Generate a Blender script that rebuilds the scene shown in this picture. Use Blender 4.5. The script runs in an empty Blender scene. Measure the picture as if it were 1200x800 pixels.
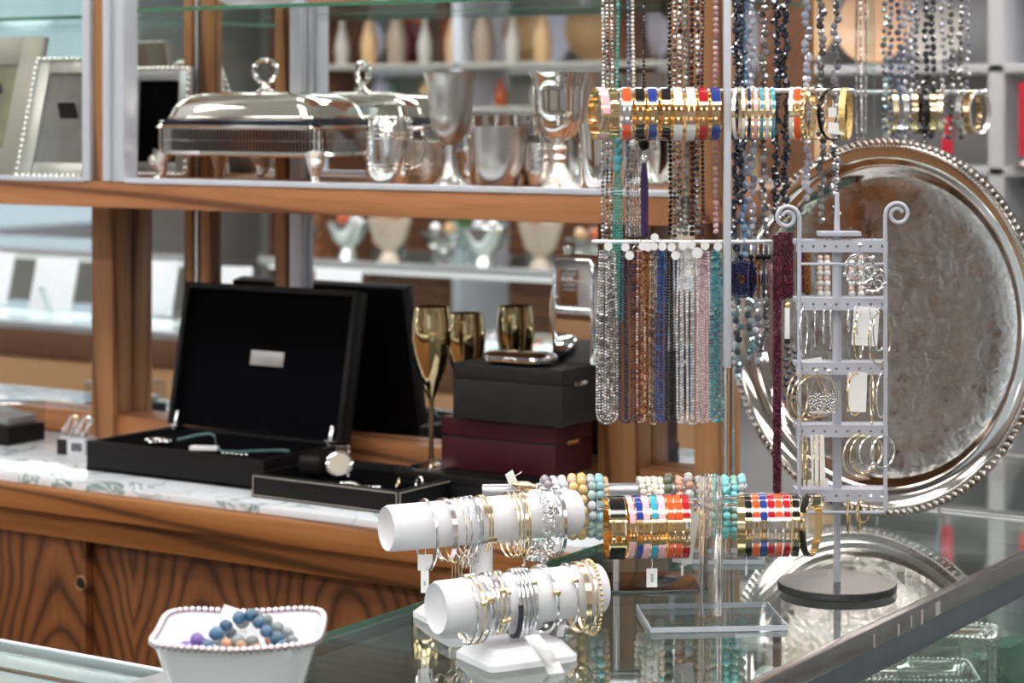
import bpy, bmesh, math, random
from mathutils import Vector, Matrix, Euler
R = math.radians
rnd = random.Random(7)
scene = bpy.context.scene
COL = scene.collection

# ------------------------------------------------------------------ camera
cam_d = bpy.data.cameras.new('camera')
cam = bpy.data.objects.new('camera', cam_d); COL.objects.link(cam)
cam.location = (0, 0, 1.5)
cam.rotation_euler = (R(90), 0, R(33))
cam_d.sensor_width = 36; cam_d.lens = 78; cam_d.shift_y = -275/1200
cam_d.clip_start = 0.05
cam_d.dof.use_dof = True; cam_d.dof.focus_distance = 2.42; cam_d.dof.aperture_fstop = 6.5
scene.camera = cam

# ------------------------------------------------------------------ world, exposure
world = bpy.data.worlds.new('World'); scene.world = world; world.use_nodes = True
bg = world.node_tree.nodes['Background']
bg.inputs[0].default_value = (0.80, 0.90, 1.0, 1); bg.inputs[1].default_value = 0.75
vs = scene.view_settings
scene.display_settings.display_device = 'sRGB'
vs.view_transform = 'Standard'; vs.look = 'None'; vs.gamma = 1.0; vs.use_curve_mapping = False
vs.exposure = 0.30
LAMP = 10.0          # ceiling panel brightness
cy = scene.cycles
cy.sample_clamp_indirect = 6.0; cy.max_bounces = 12; cy.transparent_max_bounces = 32
cy.transmission_bounces = 14; cy.glossy_bounces = 8; cy.caustics_refractive = True

# window daylight (portals for the openings in the shop's outer walls)
def portal(name, loc, rot, sx, sy):
    l = bpy.data.lights.new(name, 'AREA'); l.shape = 'RECTANGLE'; l.size = sx; l.size_y = sy
    l.cycles.is_portal = True
    o = bpy.data.objects.new(name, l); COL.objects.link(o); o.location = loc; o.rotation_euler = rot
portal('window_portal', (-7.95, -1.0, 1.65), (R(90), 0, R(-90)), 4.0, 1.6)
portal('window_portal', (1.0, -3.95, 1.65), (R(90), 0, 0), 3.0, 1.6)

# ------------------------------------------------------------------ measuring helpers (photo scale -> metres)
S33, C33 = math.sin(R(33)), math.cos(R(33))
def at(px, py, Y):
    X = (px-600)/2600*Y
    return Vector((C33*X - S33*Y, S33*X + C33*Y, 1.5-(py-125)*Y/2600))
def atz(px, py, z): return at(px, py, 2600*(1.5-z)/(py-125))
def aty(px, py, y): return at(px, py, y/(S33*(px-600)/2600 + C33))

# ------------------------------------------------------------------ mesh helpers
class MB:
    def __init__(s): s.v = []; s.f = []; s.m = None
    def _add(s, vs_, fs):
        b = len(s.v)
        if s.m is not None: vs_ = [s.m @ Vector(p) for p in vs_]
        s.v.extend([tuple(p) for p in vs_]); s.f.extend([tuple(i+b for i in f) for f in fs]); return s
    def box(s, c, d, bev=0.0, rot=None, seg=2):
        bm = bmesh.new(); bmesh.ops.create_cube(bm, size=1.0)
        for v in bm.verts: v.co = Vector((v.co.x*d[0], v.co.y*d[1], v.co.z*d[2]))
        if bev > 0: bmesh.ops.bevel(bm, geom=bm.edges[:], offset=bev, segments=seg, affect='EDGES', profile=0.6)
        bm.verts.index_update()
        M = rot.to_matrix() if rot is not None else Matrix.Identity(3)
        vv = [M @ v.co + Vector(c) for v in bm.verts]; ff = [[v.index for v in f.verts] for f in bm.faces]
        bm.free(); return s._add(vv, ff)
    def b2(s, lo, hi, bev=0.0, seg=2):
        return s.box([(a+b)/2 for a, b in zip(lo, hi)], [b-a for a, b in zip(lo, hi)], bev, None, seg)
    def tube(s, pts, r, n=8, closed=False, flat=1.0):
        pts = [Vector(p) for p in pts]; N = len(pts)
        rr = r if isinstance(r, (list, tuple)) else [r]*N
        tang = []
        for i in range(N):
            a = pts[i-1] if (i > 0 or closed) else pts[i]; b = pts[(i+1) % N] if (i < N-1 or closed) else pts[i]
            t = (b-a); tang.append(t.normalized() if t.length > 1e-9 else Vector((0, 0, 1)))
        up = Vector((0, 0, 1)) if abs(tang[0].z) < 0.9 else Vector((1, 0, 0))
        nrm = (up - tang[0]*up.dot(tang[0])).normalized()
        vv = []
        for i in range(N):
            nrm = nrm - tang[i]*nrm.dot(tang[i])
            nrm = nrm.normalized() if nrm.length > 1e-6 else tang[i].orthogonal().normalized()
            bn = tang[i].cross(nrm)
            for k in range(n):
                a = 2*math.pi*k/n
                vv.append(pts[i] + nrm*(math.cos(a)*rr[i]) + bn*(math.sin(a)*rr[i]*flat))
        ff = []
        for i in range(N if closed else N-1):
            j = (i+1) % N
            for k in range(n):
                l = (k+1) % n
                ff.append((i*n+k, i*n+l, j*n+l, j*n+k))
        if not closed:
            ff.append(tuple(range(n-1, -1, -1))); ff.append(tuple((N-1)*n+k for k in range(n)))
        return s._add(vv, ff)
    def ring(s, c, R_, r, n=28, k=8, M=None, sy=1.0):
        """circle in the local YZ plane"""
        M = M or Matrix.Identity(3)
        pts = [Vector(c) + M @ Vector((0, R_*math.cos(2*math.pi*i/n)*sy, R_*math.sin(2*math.pi*i/n))) for i in range(n)]
        return s.tube(pts, r, k, True)
    def lathe(s, prof, n=32, c=(0, 0, 0), M=None, fz=None):
        c = Vector(c); vv = []; ff = []; idx = []
        for (r, z) in prof:
            if r < 1e-6:
                idx.append([len(vv)]); vv.append(Vector((0, 0, z)))
            else:
                st = len(vv); idx.append(list(range(st, st+n)))
                for k in range(n):
                    a = 2*math.pi*k/n; vv.append(Vector((r*math.cos(a), r*math.sin(a), z)))
        for a, b in zip(idx, idx[1:]):
            for k in range(n):
                l = (k+1) % n
                if len(a) == 1 and len(b) == 1: continue
                if len(a) == 1: ff.append((a[0], b[k], b[l]))
                elif len(b) == 1: ff.append((a[l], a[k], b[0]))
                else: ff.append((a[k], b[k], b[l], a[l]))
        if M is not None: vv = [M @ v for v in vv]
        return s._add([v+c for v in vv], ff)
    def ball(s, c, r, seg=8, ring=5, sc=(1, 1, 1), M=None):
        pr = [(math.sin(math.pi*i/ring), -math.cos(math.pi*i/ring)) for i in range(ring+1)]
        D = Matrix.Diagonal((r*sc[0], r*sc[1], r*sc[2]))
        return s.lathe([(max(0, a) if 0 < i < ring else 0, b) for i, (a, b) in enumerate(pr)], seg, c, (M @ D) if M is not None else D)
    def poly(s, pts, th, axis=Vector((0, 0, 1))):
        """prism from a planar outline"""
        n = len(pts); a = [Vector(p) for p in pts]; b = [p + axis*th for p in a]
        return s._add(a+b, [tuple(range(n-1, -1, -1)), tuple(range(n, 2*n))] + [(i, (i+1) % n, n+(i+1) % n, n+i) for i in range(n)])
    def arc(s, ry, rz, t, w, a0, a1, n=20, x0=0.0):
        """rectangular band swept on an ellipse in the YZ plane; angle 0 = front (-y), upwards positive"""
        vv = []; ff = []
        for i in range(n+1):
            a = a0 + (a1-a0)*i/n
            for (dr, x) in ((0, -w/2), (0, w/2), (t, w/2), (t, -w/2)):
                vv.append((x0+x, -(ry+dr)*math.cos(a), (rz+dr)*math.sin(a)))
        full = abs(abs(a1-a0)-2*math.pi) < 1e-4
        for i in range(n):
            for k in range(4):
                l = (k+1) % 4; ff.append((i*4+k, i*4+l, i*4+4+l, i*4+4+k))
        if not full: ff += [(3, 2, 1, 0), (n*4, n*4+1, n*4+2, n*4+3)]
        return s._add(vv, ff)
    def build(s, name, m, parent=None, smooth=True, kind=None, ang=0.7):
        me = bpy.data.meshes.new(name); me.from_pydata(s.v, [], s.f)
        bm = bmesh.new(); bm.from_mesh(me); bmesh.ops.recalc_face_normals(bm, faces=bm.faces); bm.to_mesh(me); bm.free()
        if smooth and len(me.polygons):
            me.polygons.foreach_set('use_smooth', [True]*len(me.polygons)); me.set_sharp_from_angle(angle=ang)
        me.materials.append(m)
        o = bpy.data.objects.new(name, me); COL.objects.link(o)
        if parent is not None: o.parent = parent
        if kind: o['kind'] = kind
        return o

def tag(o, label=None, cat=None, group=None, kind=None):
    if label: o['label'] = label
    if cat: o['category'] = cat
    if group: o['group'] = group
    if kind: o['kind'] = kind
    return o
def thing(name, label, cat, loc=(0, 0, 0), rz=0.0, group=None, rot=None):
    o = bpy.data.objects.new(name, None); COL.objects.link(o); o.empty_display_size = 0.02
    o.location = loc; o.rotation_euler = rot if rot is not None else (0, 0, rz)
    return tag(o, label, cat, group)
def copy_tree(o, parent=None):
    c = o.copy(); COL.objects.link(c)
    if parent is not None: c.parent = parent
    for ch in list(o.children): copy_tree(ch, c)
    return c
def instance(me_obj, name, parent, loc, rot=(0, 0, 0), sc=(1, 1, 1), mat=None):
    """another object on the same mesh data"""
    o = bpy.data.objects.new(name, me_obj.data if hasattr(me_obj, 'data') else me_obj); COL.objects.link(o)
    o.parent = parent; o.location = loc; o.rotation_euler = rot; o.scale = sc
    if mat is not None: o.material_slots[0].link = 'OBJECT'; o.material_slots[0].material = mat
    return o
def raw_mesh(mb, name, m, ang=0.7, smooth=True):
    o = mb.build(name, m, None, smooth, None, ang); me = o.data; bpy.data.objects.remove(o); return me

# ------------------------------------------------------------------ materials
def nt(name):
    m = bpy.data.materials.new(name); m.use_nodes = True
    t = m.node_tree; return m, t, t.nodes['Principled BSDF'], t.nodes, t.links
def srgb(r, g, b):
    f = lambda c: (c/255/12.92) if c/255 <= 0.04045 else ((c/255+0.055)/1.055)**2.4
    return (f(r), f(g), f(b), 1)
def ramp(nodes, stops):
    n = nodes.new('ShaderNodeValToRGB'); e = n.color_ramp.elements
    while len(e) < len(stops): e.new(0.5)
    for i, (p, c) in enumerate(stops): e[i].position = p; e[i].color = c
    return n
def plain(name, c, rough=0.5, metal=0.0, spec=0.5, coat=0.0, vary=0.0, bump=0.0, bscale=200, trans=0.0, aniso=0.0, sheen=0.0):
    m, t, b, N, L = nt(name)
    b.inputs['Base Color'].default_value = c; b.inputs['Roughness'].default_value = rough
    b.inputs['Metallic'].default_value = metal; b.inputs['Specular IOR Level'].default_value = spec
    b.inputs['Coat Weight'].default_value = coat; b.inputs['Coat Roughness'].default_value = 0.05
    b.inputs['Transmission Weight'].default_value = trans
    b.inputs['Anisotropic'].default_value = aniso; b.inputs['Sheen Weight'].default_value = sheen
    tc = N.new('ShaderNodeTexCoord')
    if vary > 0:
        no = N.new('ShaderNodeTexNoise'); no.inputs['Scale'].default_value = 35; no.inputs['Detail'].default_value = 4
        L.new(tc.outputs['Object'], no.inputs['Vector'])
        rp = ramp(N, [(0.3, tuple(x*(1-vary) for x in c[:3])+(1,)), (0.7, tuple(min(1, x*(1+vary)) for x in c[:3])+(1,))])
        L.new(no.outputs['Fac'], rp.inputs[0]); L.new(rp.outputs[0], b.inputs['Base Color'])
    if bump > 0:
        nb = N.new('ShaderNodeTexNoise'); nb.inputs['Scale'].default_value = bscale; nb.inputs['Detail'].default_value = 3
        L.new(tc.outputs['Object'], nb.inputs['Vector'])
        bu = N.new('ShaderNodeBump'); bu.inputs['Strength'].default_value = bump; bu.inputs['Distance'].default_value = 0.001
        L.new(nb.outputs['Fac'], bu.inputs['Height']); L.new(bu.outputs[0], b.inputs['Normal'])
    return m
def oak(name, axis, dark, mid, light, scale=1.0, cathedral=False, rough=0.42):
    m, t, b, N, L = nt(name)
    tc = N.new('ShaderNodeTexCoord'); mp = N.new('ShaderNodeMapping')
    sc = [26*scale]*3; sc[axis] = 1.3*scale
    mp.inputs['Scale'].default_value = sc
    L.new(tc.outputs['Object'], mp.inputs['Vector'])
    fn = N.new('ShaderNodeTexNoise'); fn.inputs['Scale'].default_value = 6; fn.inputs['Detail'].default_value = 5
    L.new(mp.outputs[0], fn.inputs['Vector'])
    bn = N.new('ShaderNodeTexNoise'); bn.inputs['Scale'].default_value = 0.8; bn.inputs['Detail'].default_value = 2
    L.new(mp.outputs[0], bn.inputs['Vector'])
    def mth(op, a_, b_=None):
        n = N.new('ShaderNodeMath'); n.operation = op
        for i_, v_ in enumerate((a_, b_)):
            if v_ is None: continue
            if isinstance(v_, (int, float)): n.inputs[i_].default_value = v_
            else: L.new(v_, n.inputs[i_])
        return n.outputs[0]
    if cathedral:                                     # nested arches of flat-sawn oak
        dn = N.new('ShaderNodeTexNoise'); dn.inputs['Scale'].default_value = 4.0; dn.inputs['Detail'].default_value = 2
        L.new(tc.outputs['Object'], dn.inputs['Vector'])
        sp = N.new('ShaderNodeSeparateXYZ'); L.new(tc.outputs['Object'], sp.inputs[0])
        sd = N.new('ShaderNodeSeparateColor'); L.new(dn.outputs['Color'], sd.inputs[0])
        x = mth('ADD', sp.outputs['X'], mth('MULTIPLY', mth('SUBTRACT', sd.outputs[0], .5), .045))
        xp = mth('PINGPONG', x, .135)
        f = mth('ADD', mth('MULTIPLY', mth('POWER', xp, 1.55), 95.0), mth('ADD', mth('MULTIPLY', sp.outputs['Z'], 11.0), mth('MULTIPLY', sd.outputs[1], 4.0)))
        wv = mth('ADD', mth('MULTIPLY', mth('SINE', mth('MULTIPLY', f, 6.283)), .5), .5)
        rp = ramp(N, [(0.0, dark), (0.22, mid), (1.0, light)])
    else:
        wn = N.new('ShaderNodeTexWave'); wn.bands_direction = 'DIAGONAL'; wn.inputs['Scale'].default_value = .42; wn.inputs['Distortion'].default_value = 6.0; wn.inputs['Detail'].default_value = 2; wn.inputs['Detail Scale'].default_value = .7
        L.new(mp.outputs[0], wn.inputs['Vector']); wv = wn.outputs['Fac']
        rp = ramp(N, [(0.0, dark), (0.10, mid), (1.0, light)])
    L.new(wv, rp.inputs[0])
    rp2 = ramp(N, [(0.32, (0.72, 0.66, 0.60, 1)), (0.50, (1, 1, 1, 1))])
    L.new(fn.outputs['Fac'], rp2.inputs[0])
    rp3 = ramp(N, [(0.3, (0.82, 0.80, 0.78, 1)), (0.7, (1.08, 1.08, 1.06, 1))]); L.new(bn.outputs['Fac'], rp3.inputs[0])
    mu = N.new('ShaderNodeMixRGB'); mu.blend_type = 'MULTIPLY'; mu.inputs[0].default_value = 0.7
    L.new(rp.outputs[0], mu.inputs[1]); L.new(rp2.outputs[0], mu.inputs[2])
    m3 = N.new('ShaderNodeMixRGB'); m3.blend_type = 'MULTIPLY'; m3.inputs[0].default_value = 1.0
    L.new(mu.outputs[0], m3.inputs[1]); L.new(rp3.outputs[0], m3.inputs[2])
    L.new(m3.outputs[0], b.inputs['Base Color'])
    b.inputs['Roughness'].default_value = rough
    bu = N.new('ShaderNodeBump'); bu.inputs['Strength'].default_value = 0.15; bu.inputs['Distance'].default_value = 0.001
    L.new(fn.outputs['Fac'], bu.inputs['Height']); L.new(bu.outputs[0], b.inputs['Normal'])
    return m
def beadmat(name, cols, rough=0.28, metal=0.0, coat=None, trans=0.0, per_object=False):
    crystal = rough < .09; coat = (0.9 if crystal else 0.12) if coat is None else coat
    """beads: each separate bead picks its own tint"""
    m, t, b, N, L = nt(name)
    g = N.new('ShaderNodeObjectInfo' if crystal and per_object else 'ShaderNodeNewGeometry')
    rp = ramp(N, [(i/max(1, len(cols)-1) if len(cols) > 1 else 0, c) for i, c in enumerate(cols)] if len(cols) > 1 else [(0, cols[0]), (1, cols[0])])
    L.new(g.outputs['Random' if crystal and per_object else 'Random Per Island'], rp.inputs[0]); L.new(rp.outputs[0], b.inputs['Base Color'])
    b.inputs['Roughness'].default_value = rough; b.inputs['Metallic'].default_value = metal
    b.inputs['Coat Weight'].default_value = coat; b.inputs['Coat Roughness'].default_value = 0.05
    b.inputs['Transmission Weight'].default_value = trans; b.inputs['Specular IOR Level'].default_value = 0.9 if crystal else 0.35
    return m
def stone(name, c1, c2, rough=0.2, scale=120):
    m, t, b, N, L = nt(name)
    tc = N.new('ShaderNodeTexCoord'); oi = N.new('ShaderNodeObjectInfo')
    ad = N.new('ShaderNodeVectorMath'); ad.operation = 'ADD'
    L.new(tc.outputs['Object'], ad.inputs[0]); L.new(oi.outputs['Random'], ad.inputs[1])
    no = N.new('ShaderNodeTexNoise'); no.inputs['Scale'].default_value = scale; no.inputs['Detail'].default_value = 3
    L.new(ad.outputs[0], no.inputs['Vector'])
    rp = ramp(N, [(0.32, c1), (0.68, c2)])
    L.new(no.outputs['Fac'], rp.inputs[0])
    hs = N.new('ShaderNodeHueSaturation'); L.new(rp.outputs[0], hs.inputs['Color'])
    ma = N.new('ShaderNodeMapRange'); ma.inputs[3].default_value = 0.75; ma.inputs[4].default_value = 1.2
    L.new(oi.outputs['Random'], ma.inputs[0]); L.new(ma.outputs[0], hs.inputs['Value'])
    L.new(hs.outputs[0], b.inputs['Base Color'])
    b.inputs['Roughness'].default_value = rough; b.inputs['Coat Weight'].default_value = 0.4
    return m
def pane_mat(name, tint=(0.93, 0.97, 0.95, 1), gain=1.0, ior=1.5, rough=0.0):
    """thin sheet glass: transparent with a fresnel mirror"""
    m = bpy.data.materials.new(name); m.use_nodes = True; t = m.node_tree; N, L = t.nodes, t.links
    N.clear(); out = N.new('ShaderNodeOutputMaterial'); mx = N.new('ShaderNodeMixShader')
    tr = N.new('ShaderNodeBsdfTransparent'); tr.inputs[0].default_value = tint
    gl = N.new('ShaderNodeBsdfGlossy'); gl.inputs['Roughness'].default_value = rough; gl.inputs[0].default_value = (1, 1, 1, 1)
    # Schlick reflectance from the angle to the sheet, the same on both faces
    ge_ = N.new('ShaderNodeNewGeometry'); dt = N.new('ShaderNodeVectorMath'); dt.operation = 'DOT_PRODUCT'
    L.new(ge_.outputs['Incoming'], dt.inputs[0]); L.new(ge_.outputs['Normal'], dt.inputs[1])
    def mth(op, a_, b_=None, clamp=False):
        n = N.new('ShaderNodeMath'); n.operation = op; n.use_clamp = clamp
        for i_, v_ in enumerate((a_, b_)):
            if v_ is None: continue
            if isinstance(v_, (int, float)): n.inputs[i_].default_value = v_
            else: L.new(v_, n.inputs[i_])
        return n.outputs[0]
    ab = mth('ABSOLUTE', dt.outputs['Value']); om = mth('SUBTRACT', 1.0, ab, True); p5 = mth('POWER', om, 5.0)
    f0 = ((ior-1)/(ior+1))**2
    fac = mth('MULTIPLY', mth('ADD', mth('MULTIPLY', p5, 1-f0), f0), gain, True)
    L.new(fac, mx.inputs[0])
    L.new(tr.outputs[0], mx.inputs[1]); L.new(gl.outputs[0], mx.inputs[2]); L.new(mx.outputs[0], out.inputs[0])
    return m
def glass_mat(name, c=(1, 1, 1, 1), rough=0.0, ior=1.49):
    m, t, b, N, L = nt(name)
    b.inputs['Base Color'].default_value = c; b.inputs['Roughness'].default_value = rough
    b.inputs['Transmission Weight'].default_value = 1.0; b.inputs['IOR'].default_value = ior
    return m
def emit(name, c, s):
    m = bpy.data.materials.new(name); m.use_nodes = True; t = m.node_tree; N, L = t.nodes, t.links
    N.clear(); o = N.new('ShaderNodeOutputMaterial'); e = N.new('ShaderNodeEmission')
    e.inputs[0].default_value = c; e.inputs[1].default_value = s; L.new(e.outputs[0], o.inputs[0]); return m
def marble_mat():
    m, t, b, N, L = nt('marble_laminate')
    tc = N.new('ShaderNodeTexCoord')
    no = N.new('ShaderNodeTexNoise'); no.inputs['Scale'].default_value = 9; no.inputs['Detail'].default_value = 6; no.inputs['Distortion'].default_value = 1.6
    L.new(tc.outputs['Object'], no.inputs['Vector'])
    rp = ramp(N, [(0.455, srgb(222, 226, 232)), (0.488, srgb(160, 178, 180)), (0.50, srgb(96, 128, 122)), (0.53, srgb(226, 230, 236))])
    e = rp.color_ramp.elements
    L.new(no.outputs['Fac'], rp.inputs[0])
    n2 = N.new('ShaderNodeTexNoise'); n2.inputs['Scale'].default_value = 5; L.new(tc.outputs['Object'], n2.inputs['Vector'])
    r2 = ramp(N, [(0.34, (0, 0, 0, 1)), (0.52, (1, 1, 1, 1))]); L.new(n2.outputs['Fac'], r2.inputs[0])
    mx = N.new('ShaderNodeMixRGB'); mx.inputs[1].default_value = srgb(224, 228, 234)
    L.new(r2.outputs[0], mx.inputs[0]); L.new(rp.outputs[0], mx.inputs[2]); L.new(mx.outputs[0], b.inputs['Base Color'])
    b.inputs['Roughness'].default_value = 0.12
    return m
def engraved(name, c, rough, metal=1.0, scale=38, strength=0.8):
    m, t, b, N, L = nt(name)
    b.inputs['Base Color'].default_value = c; b.inputs['Metallic'].default_value = metal
    tc = N.new('ShaderNodeTexCoord')
    dn = N.new('ShaderNodeTexNoise'); dn.inputs['Scale'].default_value = 18; L.new(tc.outputs['Object'], dn.inputs['Vector'])
    mx = N.new('ShaderNodeMixRGB'); mx.blend_type = 'ADD'; mx.inputs[0].default_value = 0.12
    L.new(tc.outputs['Object'], mx.inputs[1]); L.new(dn.outputs['Color'], mx.inputs[2])
    vo = N.new('ShaderNodeTexVoronoi'); vo.feature = 'SMOOTH_F1'; vo.inputs['Scale'].default_value = scale; L.new(mx.outputs[0], vo.inputs['Vector'])
    wv = N.new('ShaderNodeTexWave'); wv.wave_type = 'RINGS'; wv.inputs['Scale'].default_value = 9; wv.inputs['Distortion'].default_value = 14; wv.inputs['Detail'].default_value = 3
    L.new(mx.outputs[0], wv.inputs['Vector'])
    f2 = N.new('ShaderNodeTexNoise'); f2.inputs['Scale'].default_value = scale*2.2; f2.inputs['Detail'].default_value = 3; f2.inputs['Distortion'].default_value = 2.5; L.new(mx.outputs[0], f2.inputs['Vector'])
    ad = N.new('ShaderNodeMath'); ad.operation = 'ADD'; L.new(vo.outputs['Distance'], ad.inputs[0])
    ml = N.new('ShaderNodeMath'); ml.operation = 'MULTIPLY'; ml.inputs[1].default_value = 0.5; L.new(f2.outputs['Fac'], ml.inputs[0]); L.new(ml.outputs[0], ad.inputs[1])
    bu = N.new('ShaderNodeBump'); bu.inputs['Strength'].default_value = strength; bu.inputs['Distance'].default_value = 0.0012
    L.new(ad.outputs[0], bu.inputs['Height']); L.new(bu.outputs[0], b.inputs['Normal'])
    rr = N.new('ShaderNodeMapRange'); rr.inputs[3].default_value = rough*0.6; rr.inputs[4].default_value = rough*1.8
    L.new(wv.outputs['Fac'], rr.inputs[0]); L.new(rr.outputs[0], b.inputs['Roughness'])
    return m

OAKX = oak('oak_along_x', 0, srgb(104, 62, 36), srgb(162, 106, 66), srgb(176, 118, 76))
OAKZ = oak('oak_upright', 2, srgb(108, 70, 40), srgb(158, 108, 66), srgb(172, 122, 78))
OAKD = oak('oak_door_figured', 2, srgb(68, 38, 18), srgb(104, 62, 31), srgb(122, 76, 40), 1.0, True)
OAKT = oak('oak_trim', 0, srgb(90, 54, 26), srgb(148, 94, 50), srgb(164, 108, 60))
MARBLE = marble_mat()
MIRROR = plain('mirror_silvering', (0.86, 0.89, 0.90, 1), 0.01, 1.0)
ALU = plain('satin_aluminium', (0.80, 0.81, 0.84, 1), 0.32, 0.85, vary=0.05)
ALUW = plain('pale_anodised_frame', srgb(205, 208, 218), 0.4, 0.35)
STEELB = plain('brushed_showcase_trim', (0.42, 0.39, 0.40, 1), 0.22, 1.0, vary=0.06)
STEELD = plain('grey_showcase_rail', srgb(104, 110, 120), 0.4, 0.6, vary=0.08)
SILVER = plain('polished_silver', (0.86, 0.83, 0.79, 1), 0.07, 1.0)
SILVERW = plain('bright_silver', (0.90, 0.90, 0.91, 1), 0.16, 1.0)
CHROME = plain('chrome', (0.82, 0.82, 0.84, 1), 0.04, 1.0)
PEWTER = plain('brushed_pewter', (0.56, 0.54, 0.52, 1), 0.30, 1.0, vary=0.05)
GOLD = plain('polished_gold', (0.88, 0.66, 0.36, 1), 0.12, 1.0)
PALEGOLD = plain('pale_gold', (0.93, 0.76, 0.52, 1), 0.2, 1.0)
GOLDSMOKE = plain('smoky_gold_mirror_glass', (0.62, 0.48, 0.26, 1), 0.05, 1.0)
BLACKL = plain('black_leatherette', srgb(13, 11, 12), 0.5, spec=.25, bump=0.35, bscale=700)
VELVET = plain('black_velvet_lining', srgb(6, 6, 9), 0.95, spec=0.05)
BURG = plain('burgundy_leatherette', srgb(58, 8, 20), 0.45, spec=.3, bump=0.3, bscale=600)
CHARC = plain('charcoal_leatherette', srgb(29, 27, 27), 0.5, spec=.3, bump=0.6, bscale=420)
WHITE = plain('white_leatherette', srgb(222, 222, 227), 0.42, vary=0.02)
CERAM = plain('white_ceramic', srgb(226, 227, 232), 0.08, coat=0.6)
CARD = plain('white_card', srgb(240, 240, 240), 0.6)
INK = plain('black_ink', srgb(16, 16, 18), 0.5)
GREYPAINT = plain('grey_powder_coat', srgb(186, 188, 200), 0.4, 0.15)
STITCH = plain('cream_stitching', srgb(176, 168, 158), 0.7)
TEAL_RIBBON = plain('teal_ribbon', srgb(96, 128, 132), 0.6)
PANE = pane_mat('sheet_glass', (0.95, 0.98, 0.97, 1), 1.0)
COUNTERG = pane_mat('counter_glass', (0.90, 0.96, 0.94, 1), 1.25, 1.52)
GREENG = plain('green_glass_edge', srgb(90, 150, 118), 0.1, trans=0.5)
ACRYL = glass_mat('clear_acrylic')
ACRP = pane_mat('acrylic_sheet', (.93, .95, .96, 1), .55)
ACRE = plain('bright_acrylic_edge', srgb(206, 212, 220), .15, trans=.3)
def acrylic_plate(t, x0, x1, y0, y1, h):
    MB().b2((x0+.0012, y0+.0012, 0), (x1-.0012, y1-.0012, h)).build('base_plate', ACRP, t)
    e = MB(); e.b2((x0, y0, .0004), (x1, y0+.0012, h-.0002)); e.b2((x0, y1-.0012, .0004), (x1, y1, h-.0002)); e.b2((x0, y0+.0012, .0004), (x0+.0012, y1-.0012, h-.0002)); e.b2((x1-.0012, y0+.0012, .0004), (x1, y1-.0012, h-.0002)); e.build('polished_edge', ACRE, t)
SMOKEG = pane_mat('smoked_glass', (0.45, 0.46, 0.47, 1), 1.4)
PLASTER = plain('painted_plaster', srgb(168, 164, 160), 0.8, vary=0.02)
CEILM = plain('ceiling_tile', srgb(225, 225, 225), 0.9)
FLOORM = plain('grey_carpet', srgb(96, 92, 90), 0.95, vary=0.15)
LAMPM = emit('lamp_diffuser', (1.0, 0.975, 0.94, 1), LAMP)
CASELIGHT = emit('case_light', (1.0, 0.98, 0.95, 1), 0.9)
def enamel(n, r, g, b_): return plain('enamel_'+n, srgb(r, g, b_), 0.12, coat=0.8)
EN = dict(pink=enamel('pink', 246, 190, 204), orange=enamel('orange', 246, 92, 44), black=enamel('black', 24, 22, 24), blue=enamel('blue', 40, 62, 150),
          white=enamel('white', 238, 238, 240), red=enamel('red', 190, 24, 44), turquoise=enamel('turquoise', 62, 170, 196), navy=enamel('navy', 36, 46, 88))

# ================================================================== the shop's shell
X0, X1, Y0, Y1, ZT = -8.0, 3.0, -4.0, 6.2, 3.0
def struct(name, mb, m, parent=None):
    o = mb.build(name, m, parent); o['kind'] = 'structure'; return o
struct('floor', MB().b2((X0-.2, Y0-.2, -.1), (X1+.2, Y1+.2, 0)), FLOORM)
struct('ceiling', MB().b2((X0-.2, Y0-.2, ZT), (X1+.2, Y1+.2, ZT+.1)), CEILM)
struct('wall_back', MB().b2((X0-.2, Y1, 0), (X1+.2, Y1+.2, ZT)), PLASTER)
struct('wall_right', MB().b2((X1, Y0, 0), (X1+.2, Y1, ZT)), PLASTER)
w = MB()                                             # wall with the side window opening
w.b2((X0-.2, Y0, 0), (X0, Y1, .85)); w.b2((X0-.2, Y0, 2.45), (X0, Y1, ZT))
w.b2((X0-.2, Y0, .85), (X0, -3.0, 2.45)); w.b2((X0-.2, 1.0, .85), (X0, Y1, 2.45))
struct('wall_left', w, PLASTER)
w = MB()
w.b2((X0-.2, Y0-.2, 0), (X1, Y0, .85)); w.b2((X0-.2, Y0-.2, 2.45), (X1, Y0, ZT))
w.b2((X0-.2, Y0-.2, .85), (-.5, Y0, 2.45)); w.b2((2.5, Y0-.2, .85), (X1, Y0, 2.45))
struct('wall_front', w, PLASTER)
def window(n, lo, hi, axis):
    f = MB(); t = .05
    a, b = (1, 0) if axis == 'x' else (0, 1)
    L0, L1 = lo[a], hi[a]
    def bar(p0, p1, z0, z1):
        l = list(lo); h = list(hi); l[a], h[a], l[2], h[2] = p0, p1, z0, z1; f.b2(l, h)
    bar(L0, L1, lo[2], lo[2]+t); bar(L0, L1, hi[2]-t, hi[2]); n_ = 4
    for i in range(n_+1):
        p = L0+(L1-L0-t)*i/n_; bar(p, p+t, lo[2], hi[2])
    o = struct('window_%d' % n, f, ALUW)
    g = MB(); l = list(lo); h = list(hi); mid = (lo[b]+hi[b])/2; l[b] = mid-.003; h[b] = mid+.003
    g.b2(l, h); g.build('window_pane', PANE, o, kind='structure')
window(1, (X0-.14, -3.0, .85), (X0-.08, 1.0, 2.45), 'x')
window(2, (-.5, Y0-.14, .85), (2.5, Y0-.08, 2.45), 'y')
bb = MB().b2((X0, Y1-.015, 0), (X1, Y1, .1)); struct('baseboard_back', bb, ALUW)

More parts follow.
